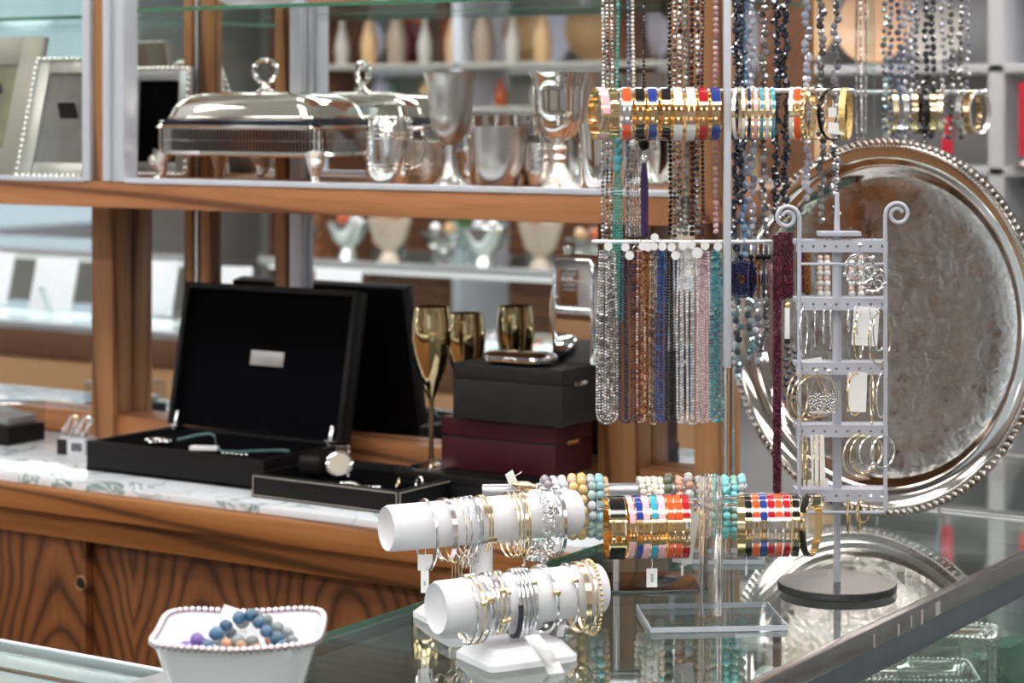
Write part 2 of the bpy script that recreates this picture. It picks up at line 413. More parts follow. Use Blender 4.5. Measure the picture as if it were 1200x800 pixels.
# ceiling light panels
def ceiling_light(x, y, label):
    t = thing('ceiling_light', label, 'light', (x, y, ZT), 0, 'ceiling light panels')
    f = MB(); s1, s2 = .62, .32
    f.b2((-s1, -s2, -.03), (-s1+.03, s2, 0)); f.b2((s1-.03, -s2, -.03), (s1, s2, 0)); f.b2((-s1, -s2, -.03), (s1, -s2+.03, 0)); f.b2((-s1, s2-.03, -.03), (s1, s2, 0))
    f.build('frame', ALUW, t)
    MB().b2((-s1+.03, -s2+.03, -.02), (s1-.03, s2-.03, -.012)).build('diffuser', LAMPM, t)
for x in (-6.6, -4.6, -2.6, -.7, 1.4):
    for y in (-2.8, -.7, 1.3, 3.0, 4.7):
        if y < -2 and x < -4: continue            # panels left out to keep their reflection off the counter glass
        ceiling_light(x, y, 'flat white ceiling light panel in a grid above the shop')

# ================================================================== the oak display unit along the back
FR, MI = 2.46, 2.86      # marble front, mirror plane
XE = -1.462              # right-hand end of the unit
# -- base cabinet
t = thing('base_cabinet', 'long oak base cabinet with sliding doors under the marble top', 'cabinet', (0, 0, 0))
MB().b2((-5.0, FR+.035, .0), (XE-.01, MI+.03, .845)).build('body', OAKD, t)
tr = MB().box((-3.23, FR-.002, .9005), (3.5, .035, .037), .008); tr.build('nosing', OAKT, t)
MB().b2((-4.98, FR+.004, .842), (XE, FR+.04, .883), .003).build('rail', OAKT, t)
MB().b2((-5.0, FR+.03, .919), (XE-.006, MI+.03, .9195)).build('sub_top', OAKT, t)
MB().b2((-4.98, FR-.001, .883), (XE-.006, MI+.03, .9195)).build('top_board', OAKT, t)
d1 = MB().b2((-3.9, FR+.012, .10), (-2.378, FR+.028, .842), .002).build('door', OAKD, t)
d2 = MB().b2((-2.40, FR+.0285, .10), (-1.49, FR+.0345, .842), .001).build('door', OAKD, t)
hp = atz(95, 683, .8); hp = aty(95, 683, FR+.012)
fp = MB().lathe([(.0, -.002), (.0075, -.002), (.0085, -.0005), (.0105, .001), (.012, .0)], 20, (hp.x, FR+.0115, hp.z), Matrix.Rotation(R(90), 3, 'X'))
fp.build('finger_pull', plain('worn_brass_grommet', srgb(150, 116, 80), .5, .5), d1)
MB().lathe([(0, 0), (.0068, 0)], 16, (hp.x, FR+.0092, hp.z), Matrix.Rotation(R(90), 3, 'X')).build('pull_hole', INK, d1)
MB().b2((-1.515, FR+.012, .0), (XE-.01, FR+.045, .842), .003).build('end_stile', OAKZ, t)
# -- worktop
o = MB().b2((-5.0, FR, .9195), (XE, MI+.03, .93), .0012).build('marble_worktop', MARBLE)
tag(o, 'pale marble laminate worktop with grey green veins on the oak cabinet', 'worktop')
# -- upper unit
SF = 2.60                # shelf front
SZ0, SZ = 1.340, 1.3815
t = thing('mirrored_shelf_unit', 'oak shelf unit with mirror back and white framed showcase above', 'shelf unit', (0, 0, 0))
for (xa, xb) in ((-3.95, -3.90), (-2.689, -2.639), (-1.675, -1.61), (-1.514, -1.478)):
    MB().b2((xa, 2.81, .93), (xb, MI-.002, SZ0), .003).build('post', OAKZ, t)
for (xa, xb) in ((-4.9, -3.95), (-3.90, -2.689), (-2.639, -1.675), (-1.61, -1.514)):
    MB().b2((xa, 2.822, .93), (xb, MI-.003, .972), .002).build('bottom_rail', OAKX, t)
MB().b2((-5.0, SF, SZ0), (-1.425, MI-.003, SZ), .003).build('shelf_board', OAKX, t)
MB().b2((-5.0, MI, .93), (-1.478, MI+.006, SZ0)).build('lower_mirror', MIRROR, t)
MB().b2((-5.0, MI, SZ0), (-1.36, MI+.006, 2.3)).build('upper_mirror', MIRROR, t)
MB().b2((-5.0, MI+.008, .93), (-1.478, MI+.024, SZ0)).build('back_panel', OAKZ, t)
MB().b2((-5.0, MI+.008, SZ0), (-1.36, MI+.024, 2.3)).build('back_panel', OAKZ, t)
# showcase above the shelf: wooden mullion, aluminium channels, glass door, glass shelf
MB().b2((-2.487, SF+.004, SZ), (-2.461, SF+.05, 2.3), .002).build('mullion', OAKZ, t)
ch = MB()
ch.b2((-2.5045, SF-.004, SZ), (-2.4875, SF+.03, 2.3), .0015)
ch.build('frame_channel', ALUW, t)
ch = MB(); ch.b2((-2.4605, SF-.004, SZ), (-2.4445, SF+.03, 2.3), .002); ch.b2((-2.4445, SF+.002, SZ), (-2.430, SF+.03, 2.3), .002); ch.b2((-2.430, SF-.003, SZ), (-2.4155, SF+.03, 2.3), .002)
ch.build('frame_channel', ALUW, t)
MB().b2((-5.0, SF-.003, SZ-.002), (-2.5045, SF+.02, SZ+.006), .0015).build('door_sill', ALUW, t)
MB().b2((-2.4155, SF-.003, SZ-.002), (-1.425, SF+.028, SZ+.006), .0015).build('door_sill', ALUW, t)
MB().b2((-5.0, SF+.006, SZ+.006), (-2.5045, SF+.011, 2.3)).build('glass_door', PANE, t)
MB().b2((-1.437, SF, .93+.45), (-1.362, SF+.05, 2.3), .003).build('end_post', OAKZ, t)
MB().b2((-1.437, SF+.05, SZ0), (-1.425, MI-.003, SZ), .002).build('end_rail', OAKX, t)
gs = MB().b2((-2.425, 2.63, 1.650), (-1.45, MI-.012, 1.656)).build('glass_shelf', PANE, t)
MB().b2((-2.425, 2.6285, 1.650), (-1.45, 2.63, 1.656)).build('polished_edge', GREENG, gs)
gs = MB().b2((-4.9, 2.63, 1.642), (-2.51, MI-.012, 1.648)).build('glass_shelf', PANE, t)
MB().b2((-4.9, 2.6285, 1.642), (-2.51, 2.63, 1.648)).build('polished_edge', GREENG, gs)
for (za, zb_, k_) in ((.972, SZ0, 0), (SZ, 2.3, 1)):
    for (xa, xb, mm, nm) in ((-2.509, -2.490, OAKZ, 'back_post'), (-2.484, -2.478, ALU, 'shelf_standard'), (-2.472, -2.452, OAKZ, 'back_post'), (-2.312, -2.290, OAKZ, 'back_post'), (-2.281, -2.256, ALUW, 'back_channel')):
        MB().b2((xa, MI-.016, za), (xb, MI-.001, zb_), .002).build(nm, mm, t)

# ================================================================== glass counters
def tag_card(mb, p, w, h, ang=0, tilt=0):
    mb.box(p, (w, .0006, h), 0, Euler((tilt, 0, ang)))
CZ = .95
CX0, CX1, CY1 = -1.427, -.958, 2.84
t = thing('glass_counter', 'glass topped jewelry counter holding the bangle and necklace stands', 'counter', (0, 0, 0))
MB().b2((CX0, 1.638, CZ-.006), (CX1-.004, CY1-.008, CZ)).build('glass_top', COUNTERG, t)
e = MB(); e.b2((CX0-.0015, 1.638, CZ-.006), (CX0, CY1-.008, CZ-.0002)); e.build('polished_edge', GREENG, t)
e = MB().b2((CX0-.004, 1.64, CZ-.018), (CX0+.006, CY1-.01, CZ-.0065), .001); e.build('edge_channel', STEELD, t)
# right (customer) side rail: satin upper lip above a grey lower channel
MB().b2((CX1-.008, .9, CZ-.022), (CX1+.004, CY1+.002, CZ+.0015), .0015).build('upper_trim', STEELB, t)
MB().b2((CX1-.006, .9, CZ-.050), (CX1+.002, CY1, CZ-.0222), .001).build('lower_trim', STEELD, t)
for (yy, zz, wy, hz) in ((2.345, CZ-.012, .013, .015), (2.30, CZ-.013, .006, .016), (2.27, CZ-.012, .003, .013), (2.235, CZ-.014, .005, .012), (2.17, CZ-.013, .003, .014)):
    MB().b2((CX1+.004, yy-wy/2, zz-hz/2), (CX1+.0043, yy+wy/2, zz+hz/2)).build('tape_remnant', plain('dried_tape_%d' % int(yy*1000), srgb(172, 164, 166), .6), t)
MB().b2((CX0, CY1-.006, CZ-.03), (CX1-.01, CY1+.003, CZ+.0015), .0015).build('end_trim', ALU, t)
MB().b2((CX1-.004, .9, .30), (CX1, CY1-.004, CZ-.05)).build('glass_front', PANE, t)
MB().b2((CX0, CY1-.006, .30), (CX1-.006, CY1-.002, CZ-.03)).build('glass_end', PANE, t)
MB().b2((CX0, 1.64, .1), (CX0+.012, CY1-.01, CZ-.02)).build('rear_door', plain('grey_laminate', srgb(116, 122, 118), .6), t)
MB().b2((CX0+.012, .9, .0), (CX1, CY1-.006, .30), .003).build('plinth', OAKD, t)
MB().b2((CX0+.014, .95, .775), (CX1-.04, CY1-.02, .783)).build('inner_shelf', pane_mat('grey_glass_shelf', (.72, .78, .76, 1), 1.2), t)
MB().b2((CX0+.014, .95, .30), (CX1-.006, CY1-.01, .305)).build('deck', plain('grey_green_fabric', srgb(150, 158, 152), .9), t)
# the other leg of the L
t = thing('side_counter', 'glass topped counter leg running off behind the white bowl', 'counter', (0, 0, 0))
LY0, LY1 = 1.17, 1.633
MB().b2((-6.2, LY0, CZ-.006), (CX0-.004, LY1-.005, CZ)).build('glass_top', COUNTERG, t)
MB().b2((CX0-.003, LY0, CZ-.006), (CX1-.01, LY1, CZ)).build('corner_glass', COUNTERG, t)
MB().b2((CX0-.034, LY0, CZ-.02), (CX0-.003, LY1-.001, CZ+.0008), .001).build('joint_trim', ALU, t)
e = MB(); e.b2((-6.2, LY1-.0045, CZ-.014), (CX0-.036, LY1+.002, CZ+.001), .001); e.build('edge_trim', ALUW, t)
MB().b2((-6.2, LY1-.022, CZ-.02), (CX0-.036, LY1-.012, CZ-.007), .001).build('edge_channel', ALU, t)
MB().b2((-6.2, LY1-.02, .86), (CX0-.04, LY1-.003, CZ-.021), .002).build('back_rail', plain('brown_back_rail', srgb(120, 84, 62), .5, vary=.1), t)
MB().b2((-6.2, LY1-.014, .0), (CX0-.04, LY1-.008, .86)).build('back_panel', plain('peach_laminate', srgb(216, 170, 128), .5), t)
MB().b2((-6.2, LY1-.0235, .30), (CX0-.04, LY1-.0225, CZ-.024)).build('back_liner', plain('white_liner', srgb(226, 232, 238), .5), t)
MB().b2((-6.2, LY0+.0, .0), (CX0-.04, LY1-.02, .30)).build('plinth', OAKD, t)
MB().b2((-6.2, LY0+.02, .845), (CX0-.04, LY1-.024, .853)).build('inner_shelf', plain('white_laminate_shelf', srgb(238, 240, 242), .35), t)
MB().b2((-6.2, LY0, .30), (CX0-.04, LY0+.005, CZ-.05)).build('glass_front', PANE, t)
MB().b2((-6.1, LY0+.010, CZ-.040), (CX0-.08, LY0+.026, CZ-.026), .003).build('case_lamp', emit('side_case_lamp', (.96, .98, 1.0, 1), 14.0), t)
MB().b2((-6.2, LY0-.003, CZ-.05), (CX0, LY0+.006, CZ+.001), .001).build('front_trim', STEELB, t)
# third counter that closes the far end
t = thing('end_counter', 'glass counter across the far end behind the big silver tray', 'counter', (0, 0, 0))
MB().b2((-1.34, 2.87, CZ-.006), (.3, 3.36, CZ)).build('glass_top', COUNTERG, t)
MB().b2((-1.34, 2.86, CZ-.03), (.3, 2.868, CZ+.001), .001).build('front_trim', ALU, t)
MB().b2((-1.34, 3.362, CZ-.04), (.3, 3.372, CZ+.001), .001).build('rear_trim', ALU, t)
MB().b2((-1.34, 2.88, .70), (.3, 3.35, .708)).build('inner_shelf', pane_mat('blue_glass_shelf', (.8, .88, .88, 1), 1.2), t)
MB().b2((-1.34, 2.87, 0), (.3, 3.36, .4), .003).build('plinth', plain('grey_plinth', srgb(150, 156, 160), .6), t)
MB().b2((-1.34, 3.352, .4), (.3, 3.358, CZ-.04)).build('glass_back', PANE, t)
for i in range(12):
    x = -1.2+.12*i
    g = MB().lathe([(.0, 0), (.03, 0), (.03, .004), (.006, .012), (.006, .05), (.03, .09), (.034, .13), (.031, .13), (.026, .09), (0, .06)], 20, (0, 0, 0))
    if i == 0: gm = raw_mesh(g, 'wine_glass', glass_mat('thin_crystal', (1, 1, 1, 1), 0, 1.3)); 
    o = bpy.data.objects.new('crystal_glass', gm); COL.objects.link(o); o.location = (x, 3.1+.12*math.sin(i*2.1), .708)
    tag(o, 'small crystal stem glass inside the far end counter, '+('by the cabinet', 'below the tray', 'past the tray', 'outermost')[i//3], 'glass', 'crystal glasses in the end counter')

# ================================================================== things on the upper shelf
ZS = SZ+.0003
def on_shelf(px, y): p = aty(px, 200, y); return (p.x, y, ZS)
def goblet_prof(Rr, H, stem_r, foot_r, bowl_h, flare=.9, th=.0015):
    zb = H-bowl_h
    return [(0, 0), (foot_r, 0), (foot_r, .0025), (foot_r*.82, .006), (foot_r*.45, zb*.28), (stem_r*1.15, zb*.62), (stem_r, zb*.95), (stem_r*1.5, zb), (Rr*.42, zb+bowl_h*.05), (Rr*.66, zb+bowl_h*.18),
            (Rr*.78, zb+bowl_h*.38), (Rr*.83, zb+bowl_h*.65), (Rr*flare, zb+bowl_h*.88), (Rr, H), (Rr-th, H), (Rr*flare-th, zb+bowl_h*.87), (Rr*.8-th, zb+bowl_h*.6), (Rr*.6, zb+bowl_h*.2), (0, zb+bowl_h*.1)]
def lathe_thing(name, label, cat, prof, m, loc, group=None, n=36):
    o = MB().lathe(prof, n).build(name, m, ang=.9); o.location = loc; return tag(o, label, cat, group)
GRPG = 'silver and pewter cups on the shelf'
lathe_thing('goblet', 'tall brushed pewter goblet with a flared rim on the shelf', 'goblet', goblet_prof(.041, .169, .0085, .029, .104), PEWTER, on_shelf(528, 2.685), GRPG)
# shiny goblet with an ornate stem
t = thing('goblet', 'polished silver goblet with a cast ornate stem on the shelf', 'goblet', on_shelf(655, 2.69), 0, GRPG)
MB().lathe([(.004, .068), (.012, .070), (.024, .078), (.031, .093), (.0345, .115), (.0355, .140), (.0385, .158), (.0425, .1665), (.0425, .168), (.041, .167), (.037, .157), (.034, .140), (.033, .115), (.029, .095), (.02, .081), (0, .076)], 40).build('bowl', SILVER, t)
MB().lathe([(0, 0), (.030, 0), (.031, .003), (.028, .008), (.020, .016), (.013, .026), (.009, .038), (.0115, .044), (.0085, .05), (.012, .058), (.009, .064), (.006, .069), (0, .069)], 28).build('stem', engraved('cast_silver', (.82, .78, .72, 1), .12, scale=120), t)
lathe_thing('cup', 'brushed pewter bowl shaped cup with engraved letters below its rim', 'cup', [(0, 0), (.022, 0), (.024, .002), (.032, .020), (.0365, .045), (.0385, .070), (.040, .090), (.0388, .090), (.037, .070), (.035, .045), (.03, .02), (0, .006)], PEWTER, on_shelf(585, 2.665), GRPG)
# barrel tankard
t = thing('barrel_tankard', 'small silver barrel shaped cup with hoops and dents on the shelf', 'cup', on_shelf(456, 2.665), 0, GRPG)
MB().lathe([(0, 0), (.029, 0), (.030, .002), (.0335, .022), (.0355, .045), (.0358, .055), (.0345, .075), (.0315, .097), (.0300, .104), (.0288, .104), (.030, .097), (.033, .06), (.028, .01), (0, .006)], 36).build('body', plain('dented_silver', (.84, .82, .79, 1), .09, 1.0, bump=.9, bscale=90), t)
hp_ = MB()
for z, r in ((.026, .0342), (.033, .0349), (.072, .0349), (.079, .0342), (.10, .031)): hp_.lathe([(r, z-.0015), (r+.0012, z), (r, z+.0015)], 36)
hp_.build('hoop', SILVER, t)
hd = MB().tube([(.031, 0, .085), (.048, 0, .086), (.054, 0, .065), (.048, 0, .035), (.032, 0, .025)], .0032, 8); ho = hd.build('handle', SILVER, t); t.rotation_euler = (0, 0, R(38))
# cups further back
bk = [(0, 0), (.026, 0), (.027, .002), (.029, .03), (.033, .08), (.036, .105), (.0348, .105), (.03, .05), (.026, .005), (0, .004)]
lathe_thing('beaker', 'polished flared silver beaker behind the bowl shaped pewter cup', 'cup', bk, SILVER, on_shelf(572, 2.77), GRPG)
lathe_thing('beaker', 'silver beaker between the bowl shaped cup and the ornate goblet', 'cup', bk, CHROME, on_shelf(622, 2.755), GRPG)
lathe_thing('cup', 'small dented silver tumbler in front of the silver beaker', 'cup', [(0, 0), (.021, 0), (.024, .004), (.027, .025), (.028, .05), (.0265, .066), (.0255, .066), (.026, .04), (.02, .006), (0, .004)], plain('hammered_silver', (.85, .83, .8, 1), .1, 1, bump=1., bscale=120), on_shelf(632, 2.71), GRPG)
lathe_thing('goblet', 'second brushed pewter goblet standing behind the polished goblet', 'goblet', goblet_prof(.041, .169, .0085, .029, .104), PEWTER, on_shelf(688, 2.775), GRPG)
lathe_thing('beaker', 'bright straight silver beaker beside the hanging necklaces', 'cup', [(0, 0), (.028, 0), (.029, .003), (.031, .05), (.0345, .095), (.0333, .095), (.03, .05), (.027, .006), (0, .005)], SILVER, on_shelf(706, 2.66), GRPG)
lathe_thing('mint_cup', 'fluted low silver cup beside the barrel shaped cup', 'cup', [(0, 0), (.022, 0), (.025, .003), (.029, .03), (.027, .05), (.031, .066), (.0298, .066), (.026, .05), (.028, .03), (0, .005)], engraved('fluted_silver', (.8, .76, .7, 1), .12, scale=140), on_shelf(497, 2.735), GRPG)

# covered dish on a pierced stand
dc = aty(310, 150, 2.725)
t = thing('covered_serving_dish', 'silver covered serving dish with ring handle on a pierced footed stand', 'dish', (dc.x-.004, 2.732, ZS))
t.scale = (1.0, 1.0, 1.13)
DL, DW = .330, .158
def rrect(L_, W_, r, n=6):
    pts = []
    for (cx, cy_, a0) in ((L_/2-r, W_/2-r, 0), (-L_/2+r, W_/2-r, 90), (-L_/2+r, -W_/2+r, 180), (L_/2-r, -W_/2+r, 270)):
        for i in range(n+1):
            a = R(a0+90*i/n); pts.append((cx+r*math.cos(a), cy_+r*math.sin(a)))
    return pts
def loft(mb, secs, cap=True):
    n = len(secs[0][0]); vv = []; ff = []
    for pts, z in secs: vv += [(x, y, z) for x, y in pts]
    for i in range(len(secs)-1):
        for k in range(n): ff.append((i*n+k, i*n+(k+1) % n, (i+1)*n+(k+1) % n, (i+1)*n+k))
    if cap: ff.append(tuple(range(n-1, -1, -1))); ff.append(tuple((len(secs)-1)*n+k for k in range(n)))
    return mb._add(vv, ff)
sv = MB()
loft(sv, [(rrect(DL, DW, .02), .036), (rrect(DL+.006, DW+.006, .022), .0385), (rrect(DL, DW, .02), .043)])
loft(sv, [(rrect(DL, DW, .02), .073), (rrect(DL+.008, DW+.008, .022), .076), (rrect(DL, DW, .02), .080)])
sv.build('stand_rim', SILVER, t)
gal = MB()                                           # pierced gallery: rows of little bars
per = rrect(DL-.002, DW-.002, .02, 5)
def along(pts, step):
    out = []; n = len(pts); acc = 0
    for i in range(n):
        a = Vector(pts[i]); b = Vector(pts[(i+1) % n]); d = (b-a).length; s_ = acc
        while s_ < d: out.append((a+(b-a)*(s_/d), (b-a).normalized())); s_ += step
        acc = s_-d
    return out
for p, d in along(per, .0066): gal.box((p.x, p.y, .058), (.0036, .0022, .033), 0, Euler((0, 0, math.atan2(d.y, d.x))))
loft(gal, [(rrect(DL, DW, .02), .0572), (rrect(DL, DW, .02), .0588)], False)
gal.build('pierced_gallery', SILVER, t, kind='stuff')
loft(MB(), [(rrect(DL-.012, DW-.012, .018), .040), (rrect(DL-.012, DW-.012, .018), .078)]).build('liner', plain('cobalt_glass_liner', srgb(20, 26, 52), .08, coat=.6), t)
for sx in (-1, 1):
    for sy in (-1, 1):
        ft = MB(); cx, cy_ = sx*(DL/2-.012), sy*(DW/2-.01)
        ft.tube([(cx, cy_, .040), (cx+sx*.004, cy_+sy*.004, .026), (cx+sx*.001, cy_+sy*.001, .010), (cx+sx*.006, cy_+sy*.006, .003)], [.017, .013, .007, .006], 10)
        ft.ball((cx+sx*.006, cy_+sy*.006, .004), .0075, 10, 6, (1, 1, .55)); ft.ball((cx+sx*.010, cy_+sy*.010, .028), .010, 10, 6)
        ft.build('foot', engraved('foot_silver', (.84, .8, .75, 1), .12, scale=160), t)
loft(MB(), [(rrect(DL-.004, DW-.004, .02), .0802), (rrect(DL+.002, DW+.002, .022), .083), (rrect(DL-.004, DW-.004, .02), .086)]).build('dish_rim', plain('cobalt_glass_rim', srgb(18, 24, 48), .08, coat=.6), t)
lid = MB()
def lsec(k, z): z = .0865+(z-.080)*.875; return (rrect((DL-.018)*k, (DW-.014)*k, .03*k, 6), z)
loft(lid, [lsec(1, .080), lsec(1.01, .083), lsec(.985, .087), lsec(.95, .099), lsec(.88, .110), lsec(.76, .118), lsec(.6, .1225), lsec(.4, .1250), lsec(.2, .126), lsec(.02, .1262)])
lo = lid.build('lid', plain('warm_polished_silver', (.88, .82, .72, 1), .05, 1.0), t, ang=1.2)
hm = MB(); hm.lathe([(.016, .125), (.014, .128), (.007, .131), (.005, .136), (.007, .139), (0, .140)], 20)
hm.tube([(.0190*math.sin(a), 0, .1545-.0155*math.cos(a)) for a in [R(20+320*i/22) for i in range(23)]], [.0034+.0010*math.sin(i*1.3)**2 for i in range(23)], 8)
h_ = hm.build('ring_handle', SILVER, lo); h_.rotation_euler = (0, 0, R(20))

# picture frames behind the glass door
def picture_frame(label, loc, wdt, h, border, rz, lean, m, inner, beads=False):
    t = thing('picture_frame', label, 'picture frame', loc, 0, 'silver picture frames', (R(-lean), 0, rz))
    f = MB(); b = border
    for (lo, hi) in (((-wdt/2, 0, 0), (-wdt/2+b, .012, h)), ((wdt/2-b, 0, 0), (wdt/2, .012, h)), ((-wdt/2+b, 0, 0), (wdt/2-b, .012, b)), ((-wdt/2+b, 0, h-b), (wdt/2-b, .012, h))): f.b2(lo, hi, .003)
    f.build('moulding', m, t)
    MB().b2((-wdt/2+b*.9, .006, b*.9), (wdt/2-b*.9, .009, h-b*.9)).build('insert', inner, t)
    if beads:
        bd = MB()
        for i in range(int(h/.010)):
            for s_ in (-1, 1): bd.ball((s_*(wdt/2-.003), -.001, .005+.010*i), .0042, 8, 5)
        for i in range(int(wdt/.010)): bd.ball((-wdt/2+.005+.01*i, -.001, h-.003), .0042, 8, 5); bd.ball((-wdt/2+.005+.01*i, -.001, .003), .0042, 8, 5)
        bd.build('beaded_edge', SILVER, t, kind='stuff')
    st = MB().box((0, .045, h*.36), (.03, .003, h*.72), 0, Euler((R(lean*2.2), 0, 0))); st.build('easel_back', VELVET, t)
    return t
TAUPE = plain('taupe_hammered_frame', srgb(150, 136, 124), .4, .5, bump=.4, bscale=150)
GREYSILK = plain('grey_silk_insert', srgb(104, 96, 90), .6, vary=.15)
picture_frame('taupe metal picture frame with an olive insert by the frame edge', (-2.788, 2.64, ZS+.001), .19, .245, .05, R(2), 15, TAUPE, plain('olive_print', srgb(112, 100, 56), .5, vary=.3))
picture_frame('silver bead edged picture frame with a grey insert next to the white channel', (-2.595, 2.632, ZS+.002), .15, .215, .028, R(20), 23, plain('brushed_frame', srgb(150, 142, 136), .35, .7, bump=.3), GREYSILK, True)
picture_frame('pale bead edged frame behind the covered dish, added for a mirror reflection', (-2.535, 2.80, ZS+.001), .13, .185, .024, R(6), 4, plain('light_frame', srgb(200, 202, 202), .3, .7, bump=.3), VELVET, True)  # solid frame added in place of the neighbouring frame's mirror reflection
o = MB().b2((-.04, 0, 0), (.04, .008, .125), .002).build('leaning_plaque', plain('mirror_plaque', (.7, .82, .85, 1), .12, .9)); o.location = (-2.70, 2.785, ZS+.001); o.rotation_euler = (R(-7), 0, R(10))
tag(o, 'plain bluish mirror plaque standing between the two silver frames', 'plaque')
# dishes standing on the glass shelf
for (px, y, lab, m) in ((395, 2.73, 'shallow coral rimmed porcelain dish on the upper glass shelf', plain('coral_porcelain', srgb(214, 150, 130), .2)), (300, 2.74, 'low white porcelain dish on the upper glass shelf', CERAM), (560, 2.73, 'wide pale plate on the upper glass shelf above the goblets', plain('pale_porcelain', srgb(220, 214, 200), .2))):
    p = aty(px, 0, y)
    lathe_thing('porcelain_dish', lab, 'dish', [(0, 0), (.04, 0), (.042, .003), (.06, .012), (.075, .022), (.074, .024), (.055, .014), (0, .006)], m, (p.x, y, 1.6565), 'dishes on the glass shelf')

# ================================================================== things on the marble
ZM = .9303
def case(label, x0, x1, y0, y1, h, lid_h, tilt):
    t = thing('flatware_case', label, 'case', (x0, y0, ZM)); W_, D_ = x1-x0, y1-y0
    MB().b2((0, 0, 0), (W_, D_, .006), .001).build('bottom', BLACKL, t)
    wl = .012
    s_ = MB(); s_.b2((0, 0, .0), (W_, wl, h), .002); s_.b2((0, D_-wl, .0), (W_, D_, h), .002); s_.b2((0, wl, 0), (wl, D_-wl, h), .002); s_.b2((W_-wl, wl, 0), (W_, D_-wl, h), .002)
    s_.build('side', BLACKL, t)
    MB().b2((wl, wl, .006), (W_-wl, D_-wl, h-.004), .001).build('lining', VELVET, t)
    ld = bpy.data.objects.new('lid', None); COL.objects.link(ld); ld.parent = t; ld.location = (0, D_-.012, h+.001); ld.rotation_euler = (R(-tilt), 0, 0)
    l_ = MB(); l_.b2((0, .010, .002), (W_, .016, lid_h), .002)
    l_.b2((0, -.012, .002), (.010, .010, lid_h), .002); l_.b2((W_-.010, -.012, .002), (W_, .010, lid_h), .002); l_.b2((.010, -.012, lid_h-.010), (W_-.010, .010, lid_h), .002)
    l_.build('lid_shell', BLACKL, ld)
    MB().b2((.010, .004, .006), (W_-.010, .0098, lid_h-.010)).build('lid_lining', VELVET, ld)
    MB().b2((W_*.41, .0025, lid_h*.46), (W_*.60, .004, lid_h*.56), .0008).build('metal_plaque', plain('satin_plaque', srgb(176, 172, 172), .35, .5), ld)
    for xx in (.012, W_-.026):
        hg = MB(); hg.b2((xx, D_-.03, h), (xx+.016, D_-.012, h+.006), .002); hg.box((xx+.008, D_-.024, h+.012), (.006, .003, .03), .001, Euler((R(-18), 0, 0)))
        hg.build('hinge_stay', SILVERW, t)
    return t
case('large open black flatware case with a small silver plaque in its lid', -2.455, -2.098, 2.555, 2.765, .046, .236, 11)
# its silver and ribbon
def chain(mb, pts, r):
    for i, (a, b) in enumerate(zip(pts, pts[1:])):
        c = (Vector(a)+Vector(b))/2; mb.ball(c, r, 7, 5, (1, 1, .8))
zc = ZM+.0425
o = MB(); chain(o, [(-2.375+.045*i/13+.004*math.sin(i*1.3), 2.60+.012*math.sin(i*.7), zc+.005) for i in range(14)], .0055); chain(o, [(-2.37+.04*i/10, 2.613, zc+.006) for i in range(11)], .0048)
tag(o.build('crystal_bracelet', SILVERW), 'sparkling silver bracelet lying inside the open flatware case', 'bracelet')
o = MB().tube([(-2.325+.02*i, 2.62+.03*math.sin(i*.8), zc+.003+.014*max(0, math.sin(i*.55+.3))) for i in range(11)], .0022, 6, flat=.4)
tag(o.build('ribbon', TEAL_RIBBON), 'thin teal ribbon curling across the open flatware case', 'ribbon')
o = MB().box((-2.245, 2.592, zc+.005), (.045, .016, .007), .003, Euler((0, 0, R(25)))); tag(o.build('ribbon_tag', CARD), 'small pale tag lying on the teal ribbon in the case', 'tag')
o = MB(); chain(o, [(-2.20+.05*i/6, 2.578+.006*i/6, zc+.003) for i in range(7)], .003); tag(o.build('silver_clasp', SILVERW), 'row of tiny silver charms near the front edge of the case', 'charm')

# shallow tray with cream stitching
t = thing('jewelry_tray', 'shallow black leatherette tray with cream stitched edges holding a watch', 'tray', (-2.085, 2.512, ZM), R(-1))
W_, D_, h = .268, .185, .034
MB().b2((0, 0, 0), (W_, D_, .005)).build('bottom', BLACKL, t)
s_ = MB(); s_.b2((0, 0, 0), (W_, .008, h), .0015); s_.b2((0, D_-.008, 0), (W_, D_, h), .0015); s_.b2((0, .008, 0), (.008, D_-.008, h), .0015); s_.b2((W_-.008, .008, 0), (W_, D_-.008, h), .0015); s_.build('side', BLACKL, t)
MB().b2((.008, .008, .005), (W_-.008, D_-.008, .022), .001).build('lining', VELVET, t)
st = MB()
for z in (.003, h-.003): st.tube([(.003, -.0006, z), (W_-.003, -.0006, z)], .0007, 5); st.tube([(W_+.0006, .003, z), (W_+.0006, D_-.003, z)], .0007, 5)
for x in (.003, W_-.003): st.tube([(x, -.0006, .003), (x, -.0006, h-.003)], .0007, 5)
st.tube([(W_+.0006, .003, .003), (W_+.0006, .003, h-.003)], .0007, 5)
st.build('stitching', STITCH, t)
# watch on its cushion: bracelet links in a hoop, and a case
wp = Vector((-1.985, 2.60, ZM+.0225))
t = thing('wristwatch', 'silver wristwatch standing in its curled strap in the stitched tray', 'watch', wp, R(30))
lk = MB()
for i in range(18):
    a = 2*math.pi*i/18; lk.box((.0, .030*math.cos(a), .0245+.022*math.sin(a)), (.018, .009, .0035), .001, Euler((a+R(90), 0, 0)))
lk.build('strap', SILVERW, t)
MB().lathe([(0, 0), (.018, 0), (.020, .003), (.020, .007), (.017, .009), (0, .009)], 24, (0, -.034, .026), Matrix.Rotation(R(68), 3, 'X')).build('watch_case', SILVER, t)
MB().lathe([(0, .0092), (.0155, .0092)], 24, (0, -.034, .026), Matrix.Rotation(R(68), 3, 'X')).build('dial', plain('ivory_dial', srgb(186, 176, 160), .3), t)
o = MB().box((0, 0, .017), (.045, .05, .034), .012, None, 3).build('watch_cushion', BLACKL); o.location = (-2.035, 2.605, ZM+.0225); tag(o, 'black padded watch cushion lying in the stitched tray', 'cushion')
